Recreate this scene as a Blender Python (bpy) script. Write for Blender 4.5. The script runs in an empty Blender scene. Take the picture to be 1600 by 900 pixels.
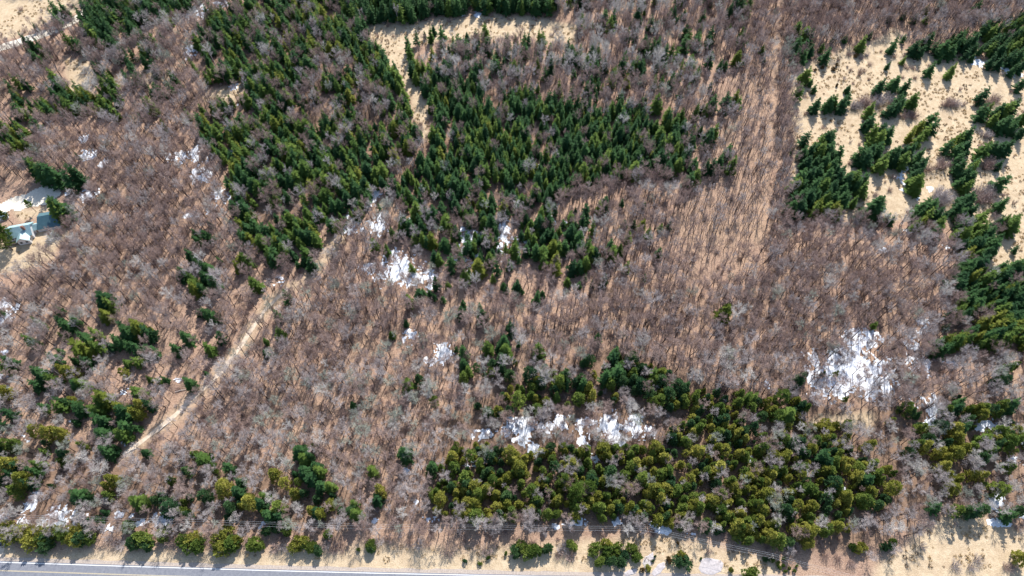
import bpy, math, random
import numpy as np
from mathutils import Vector, Matrix

R = math.radians
random.seed(11)
rng = np.random.default_rng(11)
scene = bpy.context.scene
COL = scene.collection

# ------------------------------------------------------------------ camera, sky, sun, exposure
CAM_H = 350.0                    # drone height above the ground
PITCH = R(59.4)                  # below the horizontal
FPX, CX, CY = 1067.0, 800.0, 450.0
cam_data = bpy.data.cameras.new('camera')
cam_data.sensor_width = 36.0
cam_data.lens = 36.0 * FPX / 1600.0
cam_data.clip_start = 1.0
cam_data.clip_end = 6000.0
cam = bpy.data.objects.new('camera', cam_data)
cam.location = (0, 0, CAM_H)
cam.rotation_euler = (R(90) - PITCH, 0, 0)
COL.objects.link(cam)
scene.camera = cam

SUN_EL, SUN_AZ = R(43), R(14)    # azimuth measured from +Y (away from the camera) towards +X
world = bpy.data.worlds.new('World')
scene.world = world
world.use_nodes = True
wn = world.node_tree
wn.nodes.clear()
sky = wn.nodes.new('ShaderNodeTexSky')
sky.sky_type = 'NISHITA'
sky.sun_disc = False
sky.sun_elevation = SUN_EL
sky.sun_rotation = SUN_AZ
bg = wn.nodes.new('ShaderNodeBackground')
bg.inputs['Strength'].default_value = 0.15
wo = wn.nodes.new('ShaderNodeOutputWorld')
wn.links.new(sky.outputs[0], bg.inputs[0])
wn.links.new(bg.outputs[0], wo.inputs[0])

sun_data = bpy.data.lights.new('sun', 'SUN')
sun_data.energy = 5.0
sun_data.angle = R(0.5)
sun_data.color = (1.0, 0.955, 0.90)
sun = bpy.data.objects.new('sun', sun_data)
sv = Vector((math.sin(SUN_AZ) * math.cos(SUN_EL), math.cos(SUN_AZ) * math.cos(SUN_EL), math.sin(SUN_EL)))
sun.rotation_euler = sv.to_track_quat('Z', 'Y').to_euler()
sun.location = (0, 0, 500)
COL.objects.link(sun)

scene.view_settings.view_transform = 'Standard'
scene.view_settings.look = 'None'
scene.view_settings.gamma = 1.0
scene.view_settings.use_curve_mapping = False
scene.view_settings.exposure = 0.60
scene.render.engine = 'CYCLES'
scene.cycles.max_bounces = 5
scene.cycles.diffuse_bounces = 3
scene.cycles.transmission_bounces = 3
scene.cycles.transparent_max_bounces = 4

# ------------------------------------------------------------------ from photograph pixels to the ground and back
SP, CP = math.sin(PITCH), math.cos(PITCH)

def ground_at(px, py, z=0.0):
    """World point on the level z seen at a pixel of the 1600 x 900 photograph."""
    u = (np.asarray(px, float) - CX) / FPX
    v = (np.asarray(py, float) - CY) / FPX
    dy = CP - v * SP
    dz = -SP - v * CP
    t = (z - CAM_H) / dz
    return u * t, dy * t

def pixel_of(x, y, z=0.0):
    x = np.asarray(x, float); y = np.asarray(y, float)
    dz = z - CAM_H
    depth = y * CP - dz * SP
    up = y * SP + dz * CP
    return CX + FPX * x / depth, CY - FPX * up / depth

def px_per_m(px, py):
    x, y = ground_at(px, py)
    return FPX / (y * CP + CAM_H * SP)

# ------------------------------------------------------------------ noise and terrain
def _hash(ix, iy, seed):
    h = (ix.astype(np.int64) * 374761393 + iy.astype(np.int64) * 668265263 + seed * 974711) & 0x7fffffff
    h = ((h ^ (h >> 13)) * 1274126177) & 0x7fffffff
    h = h ^ (h >> 16)
    return (h & 0xffff) / 65535.0

def vnoise(x, y, size, seed=0):
    x = np.asarray(x, float) / size; y = np.asarray(y, float) / size
    ix = np.floor(x); iy = np.floor(y)
    fx = x - ix; fy = y - iy
    fx = fx * fx * (3 - 2 * fx); fy = fy * fy * (3 - 2 * fy)
    a = _hash(ix, iy, seed); b = _hash(ix + 1, iy, seed)
    c = _hash(ix, iy + 1, seed); d = _hash(ix + 1, iy + 1, seed)
    return (a * (1 - fx) + b * fx) * (1 - fy) + (c * (1 - fx) + d * fx) * fy

def fbm(x, y, size, seed=0, octaves=3):
    s = 0; w = 0; a = 1.0
    for o in range(octaves):
        s = s + a * vnoise(x, y, size / 2 ** o, seed + 17 * o); w += a; a *= 0.5
    return s / w

def inside(px, py, poly):
    px = np.asarray(px, float); py = np.asarray(py, float)
    res = np.zeros(px.shape, bool)
    n = len(poly)
    for i in range(n):
        x1, y1 = poly[i]; x2, y2 = poly[(i + 1) % n]
        if y1 == y2: continue
        c = ((y1 > py) != (y2 > py)) & (px < (x2 - x1) * (py - y1) / (y2 - y1) + x1)
        res ^= c
    return res

def dist_polyline(x, y, pts):
    d = np.full(np.shape(x), 1e9)
    for (x1, y1), (x2, y2) in zip(pts[:-1], pts[1:]):
        vx, vy = x2 - x1, y2 - y1
        t = np.clip(((x - x1) * vx + (y - y1) * vy) / (vx * vx + vy * vy), 0, 1)
        d = np.minimum(d, np.hypot(x - x1 - t * vx, y - y1 - t * vy))
    return d

def world_pts(pix):
    return [tuple(float(c) for c in ground_at(a, b)) for a, b in pix]

ROAD_EDGE = world_pts([(-500, 860), (-250, 869), (0, 878.5), (200, 885), (400, 891), (600, 896), (800, 900), (1000, 903.5), (1300, 908), (1700, 913), (2300, 920)])
TRACK = world_pts([(190, 712), (205, 700), (225, 688), (250, 668), (275, 650), (300, 622), (330, 598), (350, 575), (375, 545), (395, 510), (420, 475), (450, 450), (480, 435), (505, 402), (530, 372)])
LANE = world_pts([(-80, 100), (-20, 82), (30, 66), (75, 52), (100, 41), (125, 27), (140, 14), (150, -6), (155, -30)])
FENCE_STRIP = world_pts([(1222, -40), (1215, 40), (1208, 130), (1200, 240), (1192, 330), (1180, 380)])

def height(x, y):
    x = np.asarray(x, float); y = np.asarray(y, float)
    h = 2.2 * (fbm(x, y, 120, 3, 2) - 0.5) + 0.5 * (fbm(x, y, 14, 5, 2) - 0.5)
    k = np.clip((y - 62) / 25, 0, 1)
    k = k * k * (3 - 2 * k)
    return h * k

# ------------------------------------------------------------------ materials
def new_mat(name, rough=0.9, spec=0.2):
    m = bpy.data.materials.new(name)
    m.use_nodes = True
    nt = m.node_tree
    b = nt.nodes['Principled BSDF']
    b.inputs['Roughness'].default_value = rough
    b.inputs['Specular IOR Level'].default_value = spec
    return m, nt, b

def node(nt, typ, **kw):
    n = nt.nodes.new(typ)
    for k, v in kw.items(): setattr(n, k, v)
    return n

def ramp(nt, fac, stops):
    r = nt.nodes.new('ShaderNodeValToRGB')
    els = r.color_ramp.elements
    while len(els) < len(stops): els.new(0.5)
    for e, (p, c) in zip(els, stops):
        e.position = p; e.color = (*c, 1)
    nt.links.new(fac, r.inputs[0])
    return r.outputs[0]

def noise_node(nt, scale, detail=4, vec=None, rough=0.6):
    n = nt.nodes.new('ShaderNodeTexNoise')
    n.inputs['Scale'].default_value = scale
    n.inputs['Detail'].default_value = detail
    n.inputs['Roughness'].default_value = rough
    if vec is None:
        g = nt.nodes.new('ShaderNodeNewGeometry'); vec = g.outputs['Position']
    nt.links.new(vec, n.inputs['Vector'])
    return n.outputs[0]

def mix_col(nt, fac, a, b, blend='MIX'):
    n = nt.nodes.new('ShaderNodeMix'); n.data_type = 'RGBA'; n.blend_type = blend
    for sock, val in ((n.inputs[0], fac), (n.inputs[6], a), (n.inputs[7], b)):
        if isinstance(val, bpy.types.NodeSocket): nt.links.new(val, sock)
        elif isinstance(val, tuple): sock.default_value = (*val, 1)
        else: sock.default_value = val
    return n.outputs[2]

def simple_mat(name, c1, c2, scale=1.0, rough=0.85, spec=0.2, bump=0.0):
    m, nt, b = new_mat(name, rough, spec)
    f = noise_node(nt, scale)
    nt.links.new(ramp(nt, f, [(0.3, c1), (0.7, c2)]), b.inputs['Base Color'])
    if bump:
        bp = nt.nodes.new('ShaderNodeBump'); bp.inputs['Strength'].default_value = bump
        nt.links.new(f, bp.inputs['Height']); nt.links.new(bp.outputs[0], b.inputs['Normal'])
    return m

def leaf_mat(name, dark, light, translucent=0.40):
    """Needles: colour varies from tree to tree and from clump to clump."""
    m, nt, b = new_mat(name, 0.75, 0.15)
    oi = nt.nodes.new('ShaderNodeObjectInfo')
    n = noise_node(nt, 0.55, 3)
    a = nt.nodes.new('ShaderNodeMath'); a.operation = 'MULTIPLY_ADD'
    a.inputs[1].default_value = 0.55
    nt.links.new(oi.outputs['Random'], a.inputs[0])
    s = nt.nodes.new('ShaderNodeMath'); s.operation = 'MULTIPLY'; s.inputs[1].default_value = 0.5
    nt.links.new(n, s.inputs[0]); nt.links.new(s.outputs[0], a.inputs[2])
    c = ramp(nt, a.outputs[0], [(0.12, dark), (0.85, light)])
    nt.links.new(c, b.inputs['Base Color'])
    t = nt.nodes.new('ShaderNodeBsdfTranslucent')
    nt.links.new(c, t.inputs[0])
    mx = nt.nodes.new('ShaderNodeMixShader'); mx.inputs[0].default_value = translucent
    out = nt.nodes['Material Output']
    nt.links.new(b.outputs[0], mx.inputs[1]); nt.links.new(t.outputs[0], mx.inputs[2])
    nt.links.new(mx.outputs[0], out.inputs[0])
    return m

def bark_mat(name, dark, light):
    m, nt, b = new_mat(name, 0.85, 0.2)
    oi = nt.nodes.new('ShaderNodeObjectInfo')
    nt.links.new(ramp(nt, oi.outputs['Random'], [(0.0, dark), (1.0, light)]), b.inputs['Base Color'])
    return m

M = {}
M['spruce_dark'] = leaf_mat('needles_dark_green', (0.022, 0.070, 0.029), (0.068, 0.152, 0.044))
M['spruce_mid'] = leaf_mat('needles_mid_green', (0.058, 0.125, 0.026), (0.158, 0.230, 0.044))
M['spruce_yellow'] = leaf_mat('needles_yellow_green', (0.105, 0.150, 0.020), (0.215, 0.235, 0.040))
M['cedar_olive'] = leaf_mat('cedar_sprays_olive', (0.185, 0.215, 0.034), (0.420, 0.400, 0.090))
M['cedar_green'] = leaf_mat('cedar_sprays_green', (0.085, 0.160, 0.034), (0.250, 0.310, 0.066))
M['cedar_dark'] = leaf_mat('cedar_sprays_dark', (0.034, 0.096, 0.044), (0.110, 0.195, 0.068))
M['pine'] = leaf_mat('pine_needles', (0.060, 0.105, 0.018), (0.130, 0.170, 0.030))
M['trunk_dark'] = bark_mat('bark_dark_brown', (0.07, 0.05, 0.04), (0.12, 0.09, 0.075))
M['trunk_brown'] = bark_mat('bark_trunk_brown', (0.075, 0.055, 0.050), (0.15, 0.112, 0.102))
M['bark_brown'] = bark_mat('bark_reddish_grey', (0.26, 0.180, 0.155), (0.42, 0.315, 0.275))
M['bark_grey'] = bark_mat('bark_grey', (0.33, 0.285, 0.275), (0.48, 0.428, 0.41))
M['bark_pale'] = bark_mat('bark_pale_silver', (0.42, 0.39, 0.355), (0.60, 0.565, 0.52))
M['bark_lichen'] = bark_mat('bark_lichen_green', (0.27, 0.29, 0.24), (0.40, 0.42, 0.34))
M['rust_bush'] = leaf_mat('rusty_juniper', (0.12, 0.075, 0.03), (0.22, 0.15, 0.06), 0.1)
M['dry_grass'] = leaf_mat('dry_grass_blades', (0.36, 0.26, 0.13), (0.58, 0.45, 0.26), 0.2)
M['dead_weed'] = leaf_mat('dead_brown_weeds', (0.16, 0.105, 0.06), (0.34, 0.23, 0.13), 0.1)

# ------------------------------------------------------------------ mesh collecting
class MB:
    def __init__(s): s.v = []; s.f = []; s.n = 0
    def add(s, v, f):
        v = np.asarray(v, float).reshape(-1, 3)
        s.v.append(v)
        s.f.extend([tuple(i + s.n for i in q) for q in f])
        s.n += len(v)
    def tri(s, a, b, c): s.add([a, b, c], [(0, 1, 2)])
    def quad(s, a, b, c, d): s.add([a, b, c, d], [(0, 1, 2, 3)])
    def tube(s, pts, rad, sides=5, cap=True):
        pts = [np.asarray(p, float) for p in pts]
        vs = []
        for i, p in enumerate(pts):
            d = pts[min(i + 1, len(pts) - 1)] - pts[max(i - 1, 0)]
            d = d / (np.linalg.norm(d) + 1e-9)
            a = np.cross(d, (0.3, 0.9, 0.1) if abs(d[2]) > 0.8 else (0, 0, 1)); a /= np.linalg.norm(a) + 1e-9
            b = np.cross(d, a)
            for k in range(sides):
                t = 2 * math.pi * k / sides
                vs.append(p + rad[i] * (math.cos(t) * a + math.sin(t) * b))
        fs = []
        for i in range(len(pts) - 1):
            for k in range(sides):
                k2 = (k + 1) % sides
                fs.append((i * sides + k, i * sides + k2, (i + 1) * sides + k2, (i + 1) * sides + k))
        if cap:
            fs.append(tuple(reversed(range(sides)))); fs.append(tuple(range((len(pts) - 1) * sides, len(pts) * sides)))
        s.add(vs, fs)
    def sliver(s, p, q, w):
        p = np.asarray(p); q = np.asarray(q)
        d = q - p
        a = np.cross(d, rng.normal(size=3)); a = a / (np.linalg.norm(a) + 1e-9) * w * 0.5
        s.add([p - a, p + a, q], [(0, 1, 2)])
    def box(s, lo, hi):
        x0, y0, z0 = lo; x1, y1, z1 = hi
        s.add([(x0, y0, z0), (x1, y0, z0), (x1, y1, z0), (x0, y1, z0), (x0, y0, z1), (x1, y0, z1), (x1, y1, z1), (x0, y1, z1)],
              [(0, 3, 2, 1), (4, 5, 6, 7), (0, 1, 5, 4), (1, 2, 6, 5), (2, 3, 7, 6), (3, 0, 4, 7)])
    def mesh(s, name, mats, smooth=False):
        me = bpy.data.meshes.new(name)
        v = np.concatenate(s.v) if s.v else np.zeros((0, 3))
        me.from_pydata(v.tolist(), [], s.f)
        for m in (mats if isinstance(mats, (list, tuple)) else [mats]): me.materials.append(m)
        if smooth: me.polygons.foreach_set('use_smooth', [True] * len(me.polygons))
        me.update()
        return me
    def build(s, name, mat, parent=None, smooth=False):
        o = bpy.data.objects.new(name, s.mesh(name, mat, smooth))
        COL.objects.link(o)
        if parent is not None: o.parent = parent
        return o

def tag(o, label=None, cat=None, group=None, kind=None):
    if label: o['label'] = label
    if cat: o['category'] = cat
    if group: o['group'] = group
    if kind: o['kind'] = kind
    return o

def empty(name, loc, rz=0.0, sc=1.0):
    o = bpy.data.objects.new(name, None)
    o.empty_display_size = 0.5
    COL.objects.link(o)
    o.location = loc; o.rotation_euler = (0, 0, rz)
    o.scale = (sc, sc, sc) if not hasattr(sc, '__len__') else sc
    return o

# ================================================================== THE GROUND
FIELDS = [
    [(572, 42), (640, 37), (700, 26), (760, 22), (850, 26), (900, 38), (900, 64), (840, 58), (760, 62), (700, 66), (650, 74), (642, 100), (652, 130), (668, 165), (672, 212), (650, 214), (640, 160), (618, 122), (598, 108), (605, 82), (578, 62)],
    [(1238, 110), (1330, 72), (1450, 82), (1530, 92), (1700, 112), (1700, 395), (1610, 400), (1560, 440), (1535, 425), (1548, 350), (1470, 350), (1420, 345), (1330, 345), (1300, 335), (1238, 340), (1240, 200), (1236, 150)],
    [(1365, 905), (1372, 880), (1420, 850), (1450, 815), (1480, 805), (1540, 808), (1600, 830), (1760, 860), (1760, 960), (1350, 960)],
    [(-300, 838), (0, 842), (14, 845), (20, 862), (200, 864), (400, 862), (480, 855), (560, 852), (700, 854), (800, 852), (900, 845), (1000, 836), (1100, 848), (1200, 868), (1215, 882), (1225, 960), (-300, 930)],
    [(-60, 395), (20, 376), (60, 358), (85, 345), (108, 340), (106, 366), (76, 404), (34, 422), (-60, 432)],
    [(20, 330), (60, 322), (84, 318), (60, 336), (30, 345)],
    [(-60, -20), (130, -20), (118, 18), (90, 32), (60, 44), (-60, 80)],
    [(100, 95), (140, 95), (150, 150), (110, 150)],
    [(185, 118), (260, 108), (270, 120), (225, 130), (190, 140)],
    [(320, 145), (375, 130), (385, 140), (370, 168), (330, 160)],
    [(1252, 660), (1330, 648), (1335, 665), (1262, 672)],
    [(1325, 650), (1365, 648), (1362, 672), (1330, 668)],
    [(1345, 75), (1400, 40), (1420, 60), (1395, 85)],
]
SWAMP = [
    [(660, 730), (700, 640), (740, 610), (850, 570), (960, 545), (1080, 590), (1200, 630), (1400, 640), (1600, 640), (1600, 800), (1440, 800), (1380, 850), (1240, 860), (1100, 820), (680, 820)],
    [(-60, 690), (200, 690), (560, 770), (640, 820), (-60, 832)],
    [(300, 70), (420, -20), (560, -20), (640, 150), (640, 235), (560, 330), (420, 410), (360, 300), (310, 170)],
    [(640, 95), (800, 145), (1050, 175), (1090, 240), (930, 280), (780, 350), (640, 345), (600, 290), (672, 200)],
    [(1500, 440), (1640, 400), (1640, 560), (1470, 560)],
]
SPARSE = [(1095, 130), (1200, 110), (1197, 380), (1150, 450), (1080, 440), (1050, 360), (1075, 280)]

def soft_mask(px, py, x, y, polys, wob):
    ox = (fbm(x, y, 14, 71, 3) - 0.5) * wob * 2
    oy = (fbm(x, y, 14, 72, 3) - 0.5) * wob * 2
    r = np.zeros(px.shape, bool)
    for p in polys: r |= inside(px + ox, py + oy, p)
    return r.astype(float)

def blur2(a, n):
    for _ in range(n):
        a = (np.roll(a, 1, 0) + np.roll(a, -1, 0) + 2 * a) / 4
        a = (np.roll(a, 1, 1) + np.roll(a, -1, 1) + 2 * a) / 4
    return a

def make_ground():
    step = 1.6
    xs = np.concatenate([[-3000, -1800, -1100, -760], np.arange(-600, 600.1, step), [760, 1100, 1800, 3000]])
    ys = np.concatenate([[-1500, -600, -200, -40], np.arange(20, 570, step), [640, 800, 1200, 2000, 3500]])
    X, Y = np.meshgrid(xs, ys)
    Z = height(X, Y)
    px, py = pixel_of(X, Y)
    py = np.where(Y < -150, 5000, py)
    field = blur2(soft_mask(px, py, X, Y, FIELDS, 9), 2)
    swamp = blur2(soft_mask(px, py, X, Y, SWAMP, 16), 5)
    tr = np.clip(1.6 - dist_polyline(X, Y, TRACK) / 3.6, 0, 1) * np.where(Y > 150, 0.6, 0.4)
    fs = np.clip(1.5 - dist_polyline(X, Y, FENCE_STRIP) / 3.5, 0, 1) * 0.12
    sp = blur2(soft_mask(px, py, X, Y, [SPARSE], 25), 12) * 0.06
    field = np.clip(np.maximum(field, np.maximum(tr, np.maximum(fs, sp))), 0, 1)
    ny, nx = X.shape
    idx = np.arange(nx * ny).reshape(ny, nx)
    q = np.stack([idx[:-1, :-1], idx[:-1, 1:], idx[1:, 1:], idx[1:, :-1]], -1).reshape(-1, 4)
    me = bpy.data.meshes.new('ground')
    me.vertices.add(nx * ny)
    me.vertices.foreach_set('co', np.stack([X, Y, Z], -1).ravel().astype(np.float32))
    me.loops.add(q.size); me.loops.foreach_set('vertex_index', q.ravel().astype(np.int32))
    me.polygons.add(len(q)); me.polygons.foreach_set('loop_start', (np.arange(len(q)) * 4).astype(np.int32))
    me.update(calc_edges=True)
    for nm, arr in (('field', field), ('swamp', swamp)):
        at = me.attributes.new(nm, 'FLOAT', 'POINT')
        at.data.foreach_set('value', arr.ravel().astype(np.float32))
    me.polygons.foreach_set('use_smooth', [True] * len(q))
    o = bpy.data.objects.new('ground', me); COL.objects.link(o)
    tag(o, 'leaf-strewn forest floor and dry tan grassland', kind='structure')
    m, nt, b = new_mat('forest_floor', 0.95, 0.1)
    big = noise_node(nt, 0.05, 4)
    mid = noise_node(nt, 0.35, 5)
    fine = noise_node(nt, 1.6, 4)
    litter = ramp(nt, mid, [(0.28, (0.165, 0.100, 0.074)), (0.5, (0.345, 0.222, 0.158)), (0.72, (0.490, 0.345, 0.250))])
    litter = mix_col(nt, ramp(nt, big, [(0.4, (0, 0, 0)), (0.65, (1, 1, 1))]), litter, (0.415, 0.285, 0.190))
    damp = noise_node(nt, 0.028, 5)
    litter = mix_col(nt, ramp(nt, damp, [(0.50, (0, 0, 0)), (0.66, (.6, .6, .6))]), litter, (0.245, 0.165, 0.135))
    litter = mix_col(nt, 0.55, litter, ramp(nt, fine, [(0.36, (0.125, 0.077, 0.060)), (0.64, (0.50, 0.345, 0.250))]))
    grass = ramp(nt, mid, [(0.25, (0.33, 0.245, 0.15)), (0.5, (0.51, 0.40, 0.265)), (0.75, (0.64, 0.52, 0.37))])
    weedy = noise_node(nt, 0.11, 6)
    grass = mix_col(nt, ramp(nt, weedy, [(0.46, (0, 0, 0)), (0.66, (.75, .75, .75))]), grass, (0.33, 0.235, 0.15))
    grass = mix_col(nt, 0.4, grass, ramp(nt, fine, [(0.3, (0.30, 0.22, 0.13)), (0.7, (0.68, 0.55, 0.385))]))
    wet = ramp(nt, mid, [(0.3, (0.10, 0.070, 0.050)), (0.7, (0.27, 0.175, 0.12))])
    a1 = node(nt, 'ShaderNodeAttribute', attribute_name='field')
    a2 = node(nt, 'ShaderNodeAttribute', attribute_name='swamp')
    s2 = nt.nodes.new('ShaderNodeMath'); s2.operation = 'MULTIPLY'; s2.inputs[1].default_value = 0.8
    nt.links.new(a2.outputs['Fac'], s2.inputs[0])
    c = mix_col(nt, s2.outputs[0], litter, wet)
    c = mix_col(nt, a1.outputs['Fac'], c, grass)
    nt.links.new(c, b.inputs['Base Color'])
    bp = nt.nodes.new('ShaderNodeBump'); bp.inputs['Strength'].default_value = 0.9; bp.inputs['Distance'].default_value = 0.35
    nt.links.new(fine, bp.inputs['Height']); nt.links.new(bp.outputs[0], b.inputs['Normal'])
    me.materials.append(m)
make_ground()

def strip(name, pts, half_l, half_r, lift, mat, label=None, parent=None, kind='structure', step=3.0, wob=0.0, seed=0, crown=0.0):
    """A ribbon along a ground polyline, half_l to its far side and half_r to its near side."""
    P = [np.array(p) for p in pts]
    dense = []
    for a, b in zip(P[:-1], P[1:]):
        n = max(1, int(np.linalg.norm(b - a) / step))
        dense += [a + (b - a) * k / n for k in range(n)]
    dense.append(P[-1])
    D = np.array(dense)
    for _ in range(6):
        D[1:-1] = (D[:-2] + 2 * D[1:-1] + D[2:]) / 4
    T = np.gradient(D, axis=0); T /= np.linalg.norm(T, axis=1)[:, None]
    Nn = np.stack([-T[:, 1], T[:, 0]], 1)
    mb = MB(); vs = []; cols = 5
    for i in range(len(D)):
        wl = half_l + wob * (vnoise(D[i, 0], D[i, 1], 4, seed) - 0.5)
        wr = half_r + wob * (vnoise(D[i, 0], D[i, 1], 4, seed + 1) - 0.5)
        for k in range(cols):
            t = k / (cols - 1)
            p = D[i] + Nn[i] * (wl * (1 - t) - wr * t)
            vs.append((p[0], p[1], float(height(p[0], p[1])) + lift + crown * (1 - (2 * t - 1) ** 2)))
    fs = [(i * cols + k, i * cols + k + 1, (i + 1) * cols + k + 1, (i + 1) * cols + k) for i in range(len(D) - 1) for k in range(cols - 1)]
    mb.add(vs, [tuple(reversed(f)) for f in fs])
    o = mb.build(name, mat, parent)
    if parent is None: tag(o, label, kind=kind)
    return o

def offset_line(pts, d):
    P = np.array(pts); T = np.gradient(P, axis=0); T /= np.linalg.norm(T, axis=1)[:, None]
    return (P + np.stack([-T[:, 1], T[:, 0]], 1) * d).tolist()

asphalt = simple_mat('asphalt', (0.150, 0.158, 0.185), (0.215, 0.222, 0.245), 0.8, 0.85)
gravel = simple_mat('shoulder_gravel', (0.30, 0.25, 0.21), (0.47, 0.40, 0.34), 1.3, 0.95)
drive_mat = simple_mat('pale_gravel', (0.58, 0.52, 0.42), (0.74, 0.68, 0.57), 0.9, 0.95)
dirt_mat = simple_mat('dirt_track', (0.46, 0.37, 0.28), (0.66, 0.55, 0.43), 0.5, 0.95)
paint_white = simple_mat('white_road_paint', (0.66, 0.66, 0.66), (0.82, 0.82, 0.80), 1.5, 0.7)
paint_yellow = simple_mat('yellow_road_paint', (0.52, 0.43, 0.25), (0.66, 0.56, 0.36), 1.5, 0.7)
strip('shoulder', offset_line(ROAD_EDGE, 0.0), 2.4, 10.2, 0.05, gravel, 'pale gravel shoulder along the paved road', wob=0.9, seed=3)
road = strip('road', offset_line(ROAD_EDGE, -3.7), 4.3, 4.5, 0.09, asphalt, 'grey two-lane paved road along the bottom edge', crown=0.05)
strip('edge_line', ROAD_EDGE, 0.16, 0.16, 0.122, paint_white, parent=road)
strip('edge_line', offset_line(ROAD_EDGE, -7.4), 0.14, 0.14, 0.122, paint_white, parent=road)
strip('centre_line', offset_line(ROAD_EDGE, -3.58), 0.07, 0.07, 0.152, paint_yellow, parent=road)
strip('centre_line', offset_line(ROAD_EDGE, -3.86), 0.07, 0.07, 0.152, paint_yellow, parent=road)
strip('path', TRACK[:12], 1.25, 1.25, 0.11, dirt_mat, 'narrow pale dirt track climbing through the bare woods', wob=1.2, seed=8)
strip('gravel_road', LANE, 4.2, 4.2, 0.14, drive_mat, 'pale gravel road curving across the top corner', wob=1.5, seed=9)

def ground_patch(name, pix, lift, mat, label, step=1.2):
    W = np.array(world_pts(pix))
    x0, y0 = W.min(0); x1, y1 = W.max(0)
    xs = np.arange(x0, x1 + step, step); ys = np.arange(y0, y1 + step, step)
    X, Y = np.meshgrid(xs, ys)
    ins = inside(X + (vnoise(X, Y, 5, 31) - .5) * 3, Y + (vnoise(X, Y, 5, 32) - .5) * 3, [tuple(w) for w in W])
    Z = height(X, Y) + lift
    ny, nx = X.shape
    cell = ins[:-1, :-1] & ins[1:, 1:]
    mb = MB(); vs = np.stack([X, Y, Z], -1).reshape(-1, 3)
    fs = [(j * nx + i, j * nx + i + 1, (j + 1) * nx + i + 1, (j + 1) * nx + i) for j, i in zip(*np.nonzero(cell))]
    used = sorted({k for f in fs for k in f}); rem = {k: n for n, k in enumerate(used)}
    mb.add(vs[used], [tuple(rem[k] for k in f) for f in fs])
    return tag(mb.build(name, mat), label, kind='structure')
ground_patch('driveway', [(-30, 322), (0, 318), (15, 312), (50, 300), (72, 291), (96, 293), (96, 305), (82, 318), (62, 322), (30, 330), (0, 336), (-30, 342)], 0.12, drive_mat, 'pale gravel drive and yard beside the teal-roofed house')
ground_patch('driveway', [(-20, 838), (14, 840), (17, 850), (12, 862), (10, 872), (-20, 872)], 0.11, dirt_mat, 'sandy drive meeting the road at its left end')

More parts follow.
